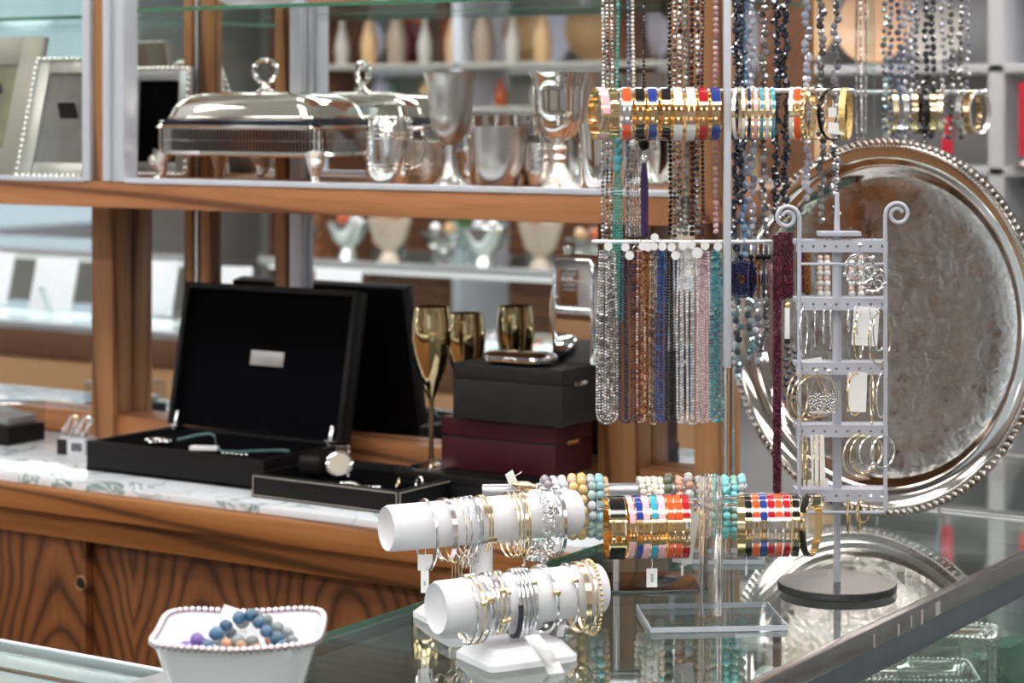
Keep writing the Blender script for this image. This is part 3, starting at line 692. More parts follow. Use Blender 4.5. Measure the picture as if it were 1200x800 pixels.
o = MB(); chain(o, [(-1.955+.07*i/14, 2.553+.01*math.sin(i*.5), ZM+.0255) for i in range(15)], .0042); tag(o.build('link_bracelet', SILVERW), 'silver link bracelet lying flat across the stitched tray', 'bracelet')
for k, (x, y) in enumerate(((-1.862, 2.565), (-1.842, 2.590), (-1.872, 2.640))):
    o = MB().ring((0, 0, .0095), .008, .0018, 20, 8).build('ring', (PALEGOLD, SILVERW, SILVERW)[k]); o.location = (x, y, ZM+.0226); o.rotation_euler = (0, R(12), R(40+30*k))
    tag(o, ('gold finger ring by the corner of the stitched tray', 'silver finger ring next to the gold one in the tray', 'silver finger ring at the back of the stitched tray')[k], 'ring', 'rings in the stitched tray')

# stack of boxes
def boxed(name, label, lo, hi, split, m, rz=0, clasp=None):
    c = [(a+b)/2 for a, b in zip(lo, hi)]; t = thing(name, label, 'box', (c[0], c[1], lo[2]), R(rz)); w2, d2, H_ = (hi[0]-lo[0])/2, (hi[1]-lo[1])/2, hi[2]-lo[2]
    MB().b2((-w2, -d2, 0), (w2, d2, H_*split-.0008), .003).build('base', m, t)
    MB().b2((-w2+.001, -d2+.001, H_*split-.0008), (w2-.001, d2-.001, H_*split+.0008)).build('seam', INK, t)
    MB().b2((-w2, -d2, H_*split+.0008), (w2, d2, H_), .003).build('lid', m, t)
    if clasp is not None:
        MB().b2((w2-.0002, -d2*.45, H_*split-.003), (w2+.003, d2*.15, H_*split+.003), .001).build('clasp', clasp, t)
    return t
boxed('gift_box', 'flat black box at the bottom of the stack under the burgundy box', (-1.912, 2.630, ZM), (-1.69, 2.768, .9705), .6, BLACKL)
t = boxed('gift_box', 'burgundy box with a gold clasp between two black boxes', (-1.862, 2.676, .9708), (-1.668, 2.785, 1.0468), .62, BURG, 2, GOLD)
t = boxed('gift_box', 'charcoal grained box with a bright clasp on top of the burgundy box', (-1.832, 2.662, 1.0472), (-1.644, 2.775, 1.1285), .72, CHARC, 0, SILVERW)
# chrome compact
t = thing('compact_case', 'flat chrome compact case lying on the charcoal box', 'compact', (-1.735, 2.694, 1.1288), R(4))
c_ = MB(); loft(c_, [(rrect(.085, .042, .018), .0), (rrect(.112, .062, .026), .005), (rrect(.114, .064, .028), .0085)]); c_.build('base', CHROME, t)
c_ = MB(); loft(c_, [(rrect(.114, .064, .028), .0095), (rrect(.112, .062, .026), .013), (rrect(.092, .046, .018), .0175), (rrect(.06, .026, .01), .0185)]); lo = c_.build('lid', CHROME, t)
MB().box((0, -.0325, .009), (.02, .003, .005), .001).build('push_button', CHROME, t)
# hip flask
t = thing('hip_flask', 'tall polished chrome flask standing behind the flat compact case', 'flask', (-1.672, 2.747, 1.1288), R(8))
f = MB(); loft(f, [(rrect(.070, .022, .010), 0), (rrect(.074, .026, .012), .003), (rrect(.074, .026, .012), .150), (rrect(.066, .022, .010), .156), (rrect(.02, .014, .006), .158)]); f.build('body', CHROME, t)
MB().lathe([(.007, .157), (.007, .162), (.009, .163), (.009, .171), (.0075, .174), (0, .1745)], 20, (-.012, 0, 0)).build('cap', CHROME, t)
MB().b2((-.014, -.0142, .118), (.028, -.0128, .120)).build('engraved_line', PEWTER, t)
# champagne flutes
def flute(label, loc):
    t = thing('champagne_flute', label, 'glass', loc, 0, 'smoky gold champagne flutes')
    MB().lathe([(.0035, .098), (.007, .106), (.016, .128), (.0255, .160), (.0300, .190), (.0298, .215), (.0262, .236), (.0250, .236), (.0285, .214), (.0287, .190), (.0245, .162), (.014, .128), (0, .112)], 36).build('bowl', GOLDSMOKE, t)
    MB().lathe([(.0042, .010), (.0036, .04), (.0036, .08), (.0042, .100)], 16).build('stem', plain('smoky_stem', (.45, .36, .24, 1), .08, 1.0), t)
    MB().lathe([(0, 0), (.031, 0), (.031, .002), (.012, .006), (.0042, .012)], 32).build('foot', SILVERW, t)
flute('smoky gold champagne flute seen whole beside the black lid', (-1.874, 2.668, .9708))
flute('smoky gold champagne flute behind the charcoal box', (-1.896, 2.790, .9506))
o = MB().b2((-.032, -.030, 0), (.032, .018, .0198), .003).build('coaster_block', BLACKL); o.location = (-1.896, 2.801, ZM+.0002); tag(o, 'small black riser block under the flute behind the charcoal box', 'riser')
# small crystal shakers on their box, and an acrylic box with a black base
t = thing('boxed_crystal_pair', 'pair of small crystal cylinders on a barcoded box by the post', 'ornament', (-2.585, 2.668, ZM), R(14))
MB().b2((-.026, -.018, 0), (.026, .018, .026), .001).build('box', plain('grey_carton', srgb(206, 206, 212), .5), t)
MB().b2((-.0263, -.0183, 0), (-.008, .0183, .0255)).build('dark_panel', INK, t)
bc = MB()
for i in range(9): bc.b2((.001+.0022*i, -.0189, .007), (.001+.0022*i+(.0009 if i % 3 else .0015), -.0181, .020))
bc.build('barcode', INK, t)
for k, x in enumerate((-.012, .013)):
    MB().tube([(x-.004, -.006, .034), (x+.006, .006, .058)], .0095, 14).build('crystal_cylinder', glass_mat('crystal', (1, .97, .95, 1), 0, 1.5), t)
    MB().ball((x+.007, .007, .0585), .0062, 10, 6).build('cap', SILVERW if k else PALEGOLD, t)
MB().b2((-.024, -.016, .026), (.024, .016, .0335), .003).build('cradle', SILVERW, t)
t = thing('acrylic_box', 'clear acrylic box with a black lower half at the end of the marble', 'box', (-2.80, 2.705, ZM), R(3))
MB().b2((-.06, -.045, 0), (.06, .045, .03), .001).build('base', BLACKL, t)
MB().b2((-.0605, -.0455, .03), (.0605, .0455, .068), .001).build('cover', pane_mat('clear_cover', (.86, .88, .88, 1), 1.2), t)
MB().box((0, 0, .045), (.10, .07, .012), .002, Euler((0, R(8), 0))).build('contents', plain('pewter_cards', srgb(170, 170, 172), .4, .4), t)

# ================================================================== stands on the front counter
class Fr:
    def __init__(s, o, deg): s.o = Vector(o); s.a = R(deg); s.M = Matrix.Rotation(s.a, 3, 'Z')
    def p(s, x, y, z): return s.o + s.M @ Vector((x, y, 0)) + Vector((0, 0, z))
G0 = CZ+.0003
# ---- clear acrylic T stand with enamel bangles
A = Fr((-1.1165, 2.110, 0), 37.5)
t = thing('acrylic_bangle_stand', 'clear acrylic T shaped stand carrying the two rows of enamel bangles', 'display stand', A.p(0, 0, G0), A.a)
acrylic_plate(t, -.073, .073, -.055, .055, .006)
MB().lathe([(.0088, .0062), (.0125, .0062), (.0125, .155), (.0088, .155), (.0088, .0062)], 24).build('post', ACRYL, t)
BZ = 1.0765
MB().tube([(-.122, 0, BZ-G0), (-.0127, 0, BZ-G0)], .0062, 20).build('crossbar', ACRYL, t)
MB().tube([(.0127, 0, BZ-G0), (.122, 0, BZ-G0)], .0062, 20).build('crossbar', ACRYL, t)
MB().tube([(-.0127, 0, BZ-G0), (.0127, 0, BZ-G0)], .0080, 20).build('collar', pane_mat('collar_acrylic', (.95, .96, .97, 1), 1.2), t)

def enamel_bangle(fr, x, zbar, rbar, col, w, label, group, yaw=0.0, rzz=.0325, ry=.029, metal=None, y0=0.0, clasp=20, roll=0.0):
    metal = metal or GOLD
    t = thing('enamel_bangle', label, 'bangle', fr.p(x, y0, zbar+rbar-rzz+.0006), 0, group, (0, 0, fr.a+R(yaw)))
    c = R(clasp); off = R(roll); t_ = .0015
    MB().arc(ry, rzz-.0006, .0012, w, c+off, 2*math.pi-c+off, 34).build('band', metal, t)
    for (a0, a1) in ((c+R(3)+off, R(168)+off), (-c-R(3)+off, -R(168)+off)):
        MB().arc(ry+.0012, rzz+.0006, .0007, w*.84, a0, a1, 18).build('enamel_inlay', EN[col], t)
    cl = MB()                                         # two uprights and a cross piece in the gap
    for xo in (-w*.27, w*.27): cl.arc(ry, rzz-.0006, .0030, w*.17, -c*.9+off, c*.9+off, 6, xo)
    cl.arc(ry, rzz-.0006, .0024, w*.5, -c*.22+off, c*.22+off, 3); cl.arc(ry, rzz-.0006, .0022, w*.98, c*.8+off, c*1.15+off, 3); cl.arc(ry, rzz-.0006, .0022, w*.98, -c*1.15+off, -c*.8+off, 3)
    cl.build('clasp', metal, t)
    return t
SA = .9115e-3
ga = 'enamel bangles on the acrylic stand'
row = [(719, 'black', .019, 'wide black enamel bangle with gold clasp at the outer end of the acrylic bar', 0, 24), (733.5, 'pink', .0065, 'narrow pink enamel bangle next to the wide black one', 4, 14), (743, 'blue', .0085, 'blue enamel bangle between two pink ones on the acrylic stand', 3, 20),
       (752.5, 'pink', .0082, 'pink enamel bangle between the blue and the turquoise one', 0, 18), (762, 'turquoise', .0085, 'turquoise enamel bangle with a white paper tag on the acrylic stand', 0, 22), (771.5, 'pink', .0082, 'pink enamel bangle between the turquoise and the orange one', -2, 20),
       (781, 'orange', .0085, 'orange enamel bangle next to a pink one on the acrylic stand', 0, 18), (790.3, 'orange', .0085, 'orange enamel bangle next to the red one nearest the acrylic post', 0, 18), (800, 'red', .0085, 'red enamel bangle closest to the acrylic post', -2, 22)]
for px, c, w, lab, yaw, cl in row: enamel_bangle(A, (px-832)*SA, BZ, .0062, c, w, lab, ga, yaw, clasp=cl)
row = [(875, 'black', .0078, 'narrow black enamel bangle just beyond the acrylic post', -6, 20), (884, 'orange', .0080, 'orange enamel bangle between the black and the navy blue one', -6, 20), (893, 'blue', .0080, 'blue enamel bangle between an orange and a red one past the post', -6, 16),
       (902, 'red', .0082, 'red enamel bangle between the blue and an orange one', -6, 20), (911, 'orange', .0080, 'orange enamel bangle between two red ones', -6, 20), (920.5, 'red', .0080, 'red enamel bangle beside a black one past the acrylic post', -6, 20),
       (932, 'black', .0082, 'black and gold enamel bangle with a white card behind it', -8, 20)]
for px, c, w, lab, yaw, cl in row: enamel_bangle(A, (px-832)*SA, BZ, .0062, c, w, lab, ga, yaw, clasp=cl, metal=SILVERW if c in ('red', 'orange') and px > 880 else GOLD)
enamel_bangle(A, (951-832)*SA, BZ, .0062, 'black', .0085, 'thin black oval bangle turned open at the tip of the acrylic bar', ga, -30, clasp=14, roll=14)
t = thing('bangle', 'open gold bangle between the acrylic post and the narrow black bangle', 'bangle', A.p((868.5-832)*SA, 0, BZ+.0062-.032), 0, ga, (0, 0, A.a+R(-10)))
MB().arc(.029, .0315, .0016, .008, R(-165), R(165), 30).build('band', GOLD, t)
# paper tags on the bangles
def paper_tag(fr, x, y, z0, z1, w, label, yaw=0, lines=True, group='paper tags on the bangles', roll=0):
    t = thing('paper_tag', label, 'tag', fr.p(x, y, z1), 0, group, (0, R(roll), fr.a+R(yaw)))
    L_ = z1-z0
    MB().b2((-w/2, -.0004, -L_), (w/2, .0004, -.004)).build('card', CARD, t)
    MB().tube([(0, 0, -.005), (.0005, 0, .003), (0, 0, .006)], .0005, 5).build('string', CARD, t)
    if lines:
        m = MB()
        for i in range(5): m.b2((-w*.12+.0004*(i % 2), -.0007, -L_*.45-.0018*i), (w*.14, -.0004, -L_*.45-.0018*i+.0008))
        m.build('print', INK, t)
    return t
paper_tag(A, (760.5-832)*SA, -.012, .989, 1.013, .0115, 'white printed paper tag hanging from the turquoise bangle', 0)
paper_tag(A, (797-832)*SA, -.008, 1.000, 1.014, .003, 'thin white tag edge hanging from the red bangle by the post', 40, False)
paper_tag(A, (872-832)*SA, -.012, 1.000, 1.014, .003, 'thin white tag edge hanging from the bangles past the post', 40, False)
paper_tag(A, (814-832)*SA, .035, 1.004, 1.064, .022, 'large white paper tag leaning behind the acrylic post', 8, True, roll=9)
paper_tag(A, (941-832)*SA, .008, 1.037, 1.070, .017, 'blank white card hanging inside the open black bangle', -20, False)

# ---- rod stand with the satin roll and bead bracelets
B = Fr((-1.2926, 2.2108, 0), 35.5)
SB = .9838e-3
t = thing('roll_bracelet_stand', 'satin grey metal roll on a thin rod holding bead bracelets', 'display stand', B.p(0, 0, G0), B.a)
MB().b2((-.093, -.05, 0), (.093, .05, .003), .0008).build('base_plate', plain('dark_steel_plate', (.30, .30, .31, 1), .12, 1.0), t)
RZ = 1.0575
MB().tube([(0, 0, .003), (0, 0, RZ-G0-.0088)], .0036, 14).build('rod', ALU, t)
MB().tube([(-.1545, 0, RZ-G0), (-.1535, 0, RZ-G0), (.150, 0, RZ-G0), (.151, 0, RZ-G0)], [.0078, .0088, .0088, .0078], 28).build('roll', plain('satin_grey_roll', (.50, .51, .55, 1), .3, .9), t)
MB().tube([(-.1552, 0, RZ-G0), (-.1546, 0, RZ-G0)], .0074, 24).build('end_cap', INK, t)
BEADM = {}
def bead_mesh(seg=10, ring=7, sc=(1, 1, 1)):
    k = (seg, ring, sc)
    if k not in BEADM: BEADM[k] = raw_mesh(MB().ball((0, 0, 0), 1.0, seg, ring, sc), 'bead', WHITE)
    return BEADM[k]
def bead_bracelet(fr, x, zbar, rbar, br, Rr, m, label, group, yaw=0, alt=None, sc=(1, 1, 1), seg=10, squash=1.06, y0=0):
    n = max(10, int(round(2*math.pi*Rr/(2*br*1.0)))); rz_ = Rr*squash
    t = thing('bead_bracelet', label, 'bracelet', fr.p(x, y0, zbar+rbar+br-rz_+.0004), 0, group, (0, 0, fr.a+R(yaw)))
    me = bead_mesh(seg, 7, sc)
    for i in range(n):
        a = 2*math.pi*i/n
        mm = m if not alt or rnd.random() > alt[1] else alt[0]
        r_ = br*(.94+.1*rnd.random())
        instance(me, 'bead', t, (.0006*math.sin(i*2.3), Rr*math.cos(a), rz_*math.sin(a)), (a, rnd.random()*.6, 0), (r_, r_, r_), mm)
    return t
GOLDSTONE = stone('cream_gold_stone', srgb(232, 206, 150), srgb(200, 160, 96), .25)
CREAMST = stone('cream_stone', srgb(246, 228, 208), srgb(226, 200, 176), .25)
AQUA = stone('aqua_stone', srgb(160, 192, 190), srgb(198, 214, 206), .2)
AQUAB = stone('aqua_blue_stone', srgb(120, 186, 200), srgb(160, 200, 204), .2)
WHITEST = stone('white_lavender_stone', srgb(236, 236, 242), srgb(206, 206, 220), .2)
LAV = stone('mauve_grey_stone', srgb(150, 136, 152), srgb(196, 186, 196), .2)
IVORY = stone('ivory_magnesite', srgb(236, 230, 218), srgb(218, 208, 192), .35)
DKGREEN = stone('dark_green_agate', srgb(52, 66, 56), srgb(126, 132, 104), .15)
CORAL = stone('peach_coral', srgb(222, 176, 150), srgb(196, 132, 110), .4)
GREYCR = stone('smoky_crystal', srgb(150, 152, 150), srgb(206, 206, 200), .08)
TURQ = stone('turquoise_stone', srgb(90, 196, 204), srgb(146, 220, 220), .25)
TURQG = stone('green_turquoise', srgb(110, 170, 150), srgb(170, 204, 196), .3)
TAN = stone('tan_jasper', srgb(190, 150, 112), srgb(222, 196, 160), .3)
gb = 'bead bracelets on the satin roll'
for px, br, Rr, m, alt, sc, lab, yaw in (
    (639, .0050, .029, LAV, None, (1, 1, 1), 'mauve grey bead bracelet closest to the gold knit tag bracelet', 6),
    (649, .0050, .030, WHITEST, None, (1, .8, 1.1), 'white oval bead bracelet beside the mauve one', 5),
    (658.5, .0052, .030, WHITEST, (LAV, .1), (1, .8, 1.1), 'white oval bead bracelet beside the cream gold one', 3),
    (670, .0058, .031, CREAMST, (GOLDSTONE, .5), (1, 1, 1), 'cream bead bracelet at the end of the white leatherette bar', 0),
    (681, .0060, .031, GOLDSTONE, None, (1, 1, 1), 'chunky cream gold bead bracelet next to the aqua beads', 0),
    (691.5, .0054, .030, AQUA, (WHITEST, .25), (1, 1, 1), 'pale aqua stone bead bracelet next to the gold beads', 0),
    (701.5, .0056, .031, AQUAB, (AQUA, .3), (1, 1, 1), 'aqua blue stone bead bracelet beside the wide black bangle', 0),
    (709, .0036, .031, TAN, None, (1, 1, 1), 'small tan bead bracelet hidden beside the wide black bangle', 0),
    (751, .0040, .029, IVORY, None, (1.1, .8, 1.1), 'ivory bead bracelet, the one nearest the rod of four alike', 2),
    (759, .0040, .030, IVORY, None, (1.1, .8, 1.1), 'ivory bead bracelet, the second of four alike from the rod', 0),
    (767, .0040, .029, IVORY, None, (1.1, .8, 1.1), 'ivory bead bracelet, the third of four alike from the rod', -2),
    (774, .0036, .030, IVORY, (TURQ, .06), (1.1, .8, 1.1), 'ivory bead bracelet beside the dark green beads', -2),
    (783.5, .0056, .029, DKGREEN, (TURQG, .12), (1, 1, 1), 'dark green agate bead bracelet above the orange bangles', -8),
    (796, .0042, .030, CORAL, (TURQG, .1), (1.2, .8, 1), 'peach coral chip bracelet above the red bangle', -5),
    (807, .0058, .031, GREYCR, (CORAL, .2), (1, 1, 1), 'smoky crystal bead bracelet beside the coral chips', -4),
    (818, .0038, .031, TAN, (GREYCR, .4), (1, 1, 1), 'tan and smoky small bead bracelet just before the acrylic post', -4),
    (828, .0050, .030, CREAMST, (WHITEST, .4), (1, 1, 1), 'cream bead bracelet seen through the acrylic post', 0),
    (838, .0050, .030, CREAMST, (GOLDSTONE, .2), (1, 1, 1), 'cream and gold bead bracelet behind the edge of the acrylic post', 0),
    (850, .0046, .031, TURQ, None, (1, 1, 1), 'bright turquoise bead bracelet just past the acrylic post', -4),
    (861, .0040, .032, TURQG, (TURQ, .4), (1.2, .8, 1), 'green turquoise chip bracelet at the end of the satin roll', -6),
    (870, .0052, .031, AQUAB, (GREYCR, .3), (1, 1, 1), 'aqua and grey bead bracelet last on the satin roll', -8)):
    bead_bracelet(B, (px-722)*SB, RZ, .0088, br, Rr, m, lab, gb, yaw, alt, sc)
t = thing('knit_bracelet', 'flat gold knit bracelet with a leaf shaped front on the satin roll', 'bracelet', B.p((612-722)*SB, 0, RZ-.022), 0, gb, (0, 0, B.a+R(12)))
k = MB()
for j in range(3): k.tube([(.009*math.sin(6.28*i/40*3+j*2.1), .027*math.cos(6.28*i/40), .0315*math.sin(6.28*i/40)) for i in range(40)], .0022, 6, True)
k.build('twisted_band', PALEGOLD, t)
MB().ball((0, -.012, .031), 1, 14, 8, (.017, .006, .0045), Matrix.Rotation(R(10), 3, 'Y')).build('leaf_plate', PALEGOLD, t)
k = MB()
for j in range(9): k.ring((.016+.0015*math.sin(j), .024*math.cos(R(30+14*j))-.012, .028*math.sin(R(30+14*j))), .004, .0009, 12, 5, Matrix.Rotation(j*1.1, 3, 'Z'))
k.build('chain_links', SILVERW, t)
paper_tag(B, (606-722)*SB, -.010, 1.064, 1.079, .016, 'clear white tag lying over the gold knit bracelet', 30, False, roll=65)

# ---- the two white leatherette bars
def white_bar(label, c, deg, length, rad, zc, base_c, bs, post):
    f = Fr((c[0], c[1], 0), deg)
    t = thing('bracelet_bar', label, 'display stand', f.p(0, 0, G0), f.a)
    bx = f.M.inverted() @ (Vector((base_c[0], base_c[1], 0))-f.o)
    b_ = MB(); loft(b_, [([(x*bs[0]/2*k+bx.x, y*bs[1]/2*k2+bx.y) for x, y, in oct_()], z) for k, k2, z in ((1, 1, 0), (1, 1, .006), (.78, .70, .019))])
    b_.build('base', WHITE, t)
    MB().lathe([(post, .018), (post, zc-G0-rad*.9)], 24, (bx.x*.15, bx.y*.15, 0)).build('post', WHITE, t)
    L2 = length/2
    Mx = Matrix.Rotation(R(90), 3, 'Y')
    MB().lathe([(0, -L2+.004), (rad*.80, -L2+.004), (rad*.93, -L2), (rad, -L2+.004), (rad, L2-.006), (rad*.95, L2-.001), (rad*.85, L2), (0, L2)], 44, (0, 0, zc-G0), Mx).build('roll', WHITE, t, ang=.9)
    return f
def oct_():
    k = .86
    return [(1, -k), (1, k), (k, 1), (-k, 1), (-1, k), (-1, -k), (-k, -1), (k, -1)]
W1 = white_bar('white leatherette bracelet bar, the taller one with the long roll', (-1.339, 2.004), 59, .228, .0248, 1.0512, (-1.329, 1.979), (.118, .089), .0115)
W2 = white_bar('white leatherette bracelet bar, the low one on a chamfered base', (-1.1985, 1.858), 62, .186, .0262, 1.0105, (-1.2000, 1.856), (.100, .078), .0100)
def thin_bangle(fr, x, zc, rad, Rr, thick, m, label, group, yaw=0, flat=None, sq=1.0, name='bangle', roll=0, extra=None, n=40):
    c = fr.p(x, 0, zc+rad+thick-Rr*sq+.0005)
    t = thing(name, label, 'bangle', c, 0, group, (0, R(roll), fr.a+R(yaw)))
    if flat:
        MB().arc(Rr, Rr*sq, .0012, flat, 0, 2*math.pi, n).build('band', m, t)
    else:
        pts = [Vector((0, Rr*math.cos(2*math.pi*i/n), Rr*sq*math.sin(2*math.pi*i/n))) for i in range(n)]
        MB().tube(pts, thick, 7, True).build('band', m, t)
    if extra: extra(t, Rr, Rr*sq)
    return t
def beads_on(m, angs, r):
    def f(t, a_, b_):
        for a in angs: instance(bead_mesh(10, 7), 'bead', t, (0, -a_*math.cos(R(a)), b_*math.sin(R(a))), (0, 0, 0), (r, r, r), m)
    return f
def plate_on(m, a0, a1, w):
    def f(t, a_, b_): MB().arc(a_+.0006, b_+.0006, .0014, w, R(a0), R(a1), 8).build('clasp_plate', m, t)
    return f
def charms_on(m, k, long=False):
    def f(t, a_, b_):
        for i in range(k):
            a = R(-90+(i-k/2)*16); y, z = a_*math.cos(a), b_*math.sin(a)
            MB().tube([(0, y, z-.001), (.001, y, z-.006-.004*(i % 2)), (0, y, z-.010-(.018 if long else 0))], [.0006, .0012, .0020 if not long else .0008], 6).build('charm', m, t)
    return f
PX1 = lambda px: (px-564)*1.0252e-3
CHAMP = plain('champagne_gold', (.88, .68, .42, 1), .15, 1.0)
def sleeve_on(m, a0, a1, r):
    def f(t, a_, b_): MB().tube([(0, -a_*math.cos(R(a0+(a1-a0)*i/16)), b_*math.sin(R(a0+(a1-a0)*i/16))) for i in range(17)], r, 9).build('leather_sleeve', m, t)
    return f
g1 = 'bracelets on the tall white bar'
for px, Rr, th, m, flat, yaw, roll, sq, ex, lab in (
    (498, .036, .0018, SILVERW, None, -4, 0, 1.02, None, 'round silver bangle with a hanging tag at the free end of the tall bar'),
    (519, .033, .0012, plain('lilac_gilt', (.86, .78, .78, 1), .2, 1.0), .0055, -3, 0, 1.0, plate_on(PALEGOLD, -95, -60, .007), 'flat lilac and gold cuff next to the round silver bangle'),
    (531, .031, .0008, PALEGOLD, None, 0, 0, 1.12, charms_on(PALEGOLD, 4, True), 'fine gold chain bracelet with dangling ends on the tall bar'),
    (538, .031, .0010, SILVERW, None, -2, 0, 1.05, charms_on(SILVERW, 5), 'fine silver chain bracelet with charms beside the gold chain'),
    (545, .031, .0011, SILVERW, None, 2, 0, 1.04, charms_on(SILVERW, 6), 'silver rope chain bracelet in the middle of the fine chains'),
    (550, .030, .0013, plain('dark_silver', (.6, .6, .62, 1), .2, 1), None, 0, 0, 1.05, charms_on(SILVERW, 4), 'darker silver chain bracelet beside the triple gold one'),
    (560, .030, .0012, PALEGOLD, None, -3, 0, 1.02, plate_on(PALEGOLD, 30, 48, .010), 'gold strand bracelet with a bar clasp, outer one above the post'),
    (563.5, .030, .0012, PALEGOLD, None, -3, 0, 1.02, plate_on(PALEGOLD, -30, -18, .010), 'gold strand bracelet with a bar clasp, inner one above the post'),
    (594, .035, .0013, PALEGOLD, None, -6, 0, 1.0, None, 'thin gold bangle, the first of four past the post of the tall bar'),
    (600, .035, .0013, PALEGOLD, None, -8, 0, 1.0, None, 'thin pale gold bangle, the second of four past the post'),
    (606, .035, .0012, PALEGOLD, .0030, -10, 0, 1.0, None, 'flat lilac tinted gold bangle, the third of four past the post'),
    (611, .035, .0013, PALEGOLD, None, -12, 0, 1.0, charms_on(SILVERW, 1), 'thin gold bangle with a pearl charm, the last of four past the post'),
    (645, .035, .0015, SILVERW, None, -8, 0, 1.05, None, 'heavy silver wire bangle beside the filigree bracelet'),
    (651, .035, .0013, plain('grey_silver', (.62, .62, .66, 1), .2, 1), .0034, -9, 0, 1.03, None, 'flat grey silver bangle near the end of the tall bar')):
    thin_bangle(W1, PX1(px), 1.0512, .0248, Rr, th, m, lab, g1, yaw, flat, sq, roll=roll, extra=ex)
# filigree charm bracelet
t = thing('filigree_bracelet', 'wide silver filigree bracelet with a round crystal medallion hanging below', 'bracelet', W1.p(PX1(629), 0, 1.0512-.010), 0, g1, (0, 0, W1.a-R(5)))
f = MB()
for i in range(40):
    a = 2*math.pi*i/40; f.ring((.0028*(1 if i % 2 else -1), .0345*math.cos(a), .0365*math.sin(a)), .0042, .0010, 10, 5, Matrix.Rotation(a, 3, 'X') @ Matrix.Rotation(R(90), 3, 'Z'))
f.build('filigree_links', SILVERW, t)
for j in range(7): instance(bead_mesh(10, 7), 'pearl', t, (.007*math.sin(j*2.2), -.014+.005*j, -.036-.002*(j % 2)), (0, 0, 0), (.0042,)*3, SILVERW)
MB().lathe([(0, -.002), (.0085, -.002), (.0095, 0), (.0085, .002), (0, .0028)], 20, (.001, -.012, -.050), Matrix.Rotation(R(-60), 3, 'Z') @ Matrix.Rotation(R(90), 3, 'X')).build('medallion', engraved('pave_crystal', (.9, .9, .92, 1), .1, scale=600), t)
t = thing('charm_tag', 'white tag printed with black digits on the silver bangle', 'tag', W1.p(PX1(643)-.006, -.0262, 1.0512+.008), 0, None, (0, 0, W1.a-R(6)))
MB().box((0, 0, 0), (.016, .0006, .012), 0).build('card', CARD, t)
def flat_text(body, size, m, parent, loc, rot=(R(90), 0, 0)):
    cu = bpy.data.curves.new('lettering', 'FONT'); cu.body = body; cu.size = size; cu.extrude = .0001; cu.align_x = 'CENTER'; cu.align_y = 'CENTER'; cu.resolution_u = 2
    o = bpy.data.objects.new('lettering', cu); COL.objects.link(o); cu.materials.append(m); bpy.context.view_layer.update(); dg = bpy.context.evaluated_depsgraph_get()
    me = bpy.data.meshes.new_from_object(o.evaluated_get(dg)); bpy.data.objects.remove(o); o = bpy.data.objects.new('lettering', me); COL.objects.link(o)
    o.parent = parent; o.location = loc; o.rotation_euler = rot; return o
flat_text('50k', .010, INK, t, (0, -.0005, 0))
t = paper_tag(W1, PX1(497)-.010, -.022, .984, 1.012, .0085, 'small white tag hanging from the round silver bangle', -28, False)
flat_text('5', .006, INK, t, (0, -.0007, -.018))
paper_tag(W1, PX1(501)-.004, .0, 1.003, 1.024, .016, 'blank white tag tucked under the free end of the tall bar', -20, False)
paper_tag(W1, PX1(541)-.004, -.026, .982, 1.004, .006, 'narrow white tag below the fine chain bracelets', -30, False)
# low bar
PX2 = lambda px: (px-611)*1.0e-3
g2 = 'bracelets on the low white bar'
LEATH = plain('charcoal_leather_cord', srgb(46, 46, 56), .5)
for px, Rr, th, m, flat, yaw, sq, ex, lab in (
    (551, .0315, .0014, SILVERW, None, -6, 1.05, None, 'silver wire bangle next to the open end of the low bar'),
    (555, .0315, .0014, PALEGOLD, None, 2, 1.05, beads_on(PALEGOLD, (20,), .004), 'gold wire bangle crossing the silver one on the low bar'),
    (561, .0315, .0014, SILVERW, None, 4, 1.06, beads_on(CHAMP, (26,), .0042), 'silver cable bangle with a gold ball near the open end'),
    (573, .030, .0016, SILVERW, None, -10, 1.0, None, 'first plain silver cable bangle of the middle cluster'),
    (578, .030, .0016, SILVERW, None, -10, 1.0, beads_on(LAV, (60,), .0046), 'silver cable bangle with a mauve stone in the cluster'),
    (584, .030, .0015, PALEGOLD, None, -10, 1.0, beads_on(CHAMP, (35, -25), .0036), 'pale gold bangle with two ball ends in the cluster'),
    (589, .030, .0014, SILVERW, None, -9, 1.0, beads_on(PALEGOLD, (30, -22), .0034), 'silver bangle with rose gold ball ends in the cluster'),
    (603, .0310, .0016, SILVERW, None, -12, 1.04, sleeve_on(LEATH, -112, 8, .0024), 'silver bracelet with a charcoal leather sleeve round its underside'),
    (607, .0325, .0018, SILVERW, None, -12, 1.04, None, 'silver mesh cord bracelet beside the charcoal cord'),
    (611, .0325, .0017, SILVERW, None, -11, 1.04, None, 'second silver mesh cord bracelet past the charcoal cord'),
    (615, .0320, .0017, plain('steel_cord', (.66, .67, .72, 1), .25, 1), None, -10, 1.04, None, 'steel grey cord bracelet past the two mesh cords'),
    (619, .0310, .0015, SILVERW, None, -8, 1.03, beads_on(PALEGOLD, (45,), .0038), 'silver cord bracelet with a gold knot, last of the mesh cords'),
    (636, .031, .0019, SILVERW, None, 4, 1.06, beads_on(CHAMP, (22,), .0046), 'lone silver cable bangle with a gold ball halfway along the low bar'),
    (666, .031, .0014, SILVERW, None, -8, 1.02, beads_on(PALEGOLD, (40,), .0040), 'silver double wire bangle near the far end of the low bar'),
    (679, .033, .0016, PALEGOLD, .0060, -10, 1.04, None, 'flat gold and lilac cuff at the far end of the low bar'),
    (689, .034, .0017, PALEGOLD, None, -12, 1.05, None, 'twisted gold rope bangle, the last on the low bar')):
    thin_bangle(W2, PX2(px), 1.0105, .0262, Rr, th, m, lab, g2, yaw, flat, sq, extra=ex)
o = MB()
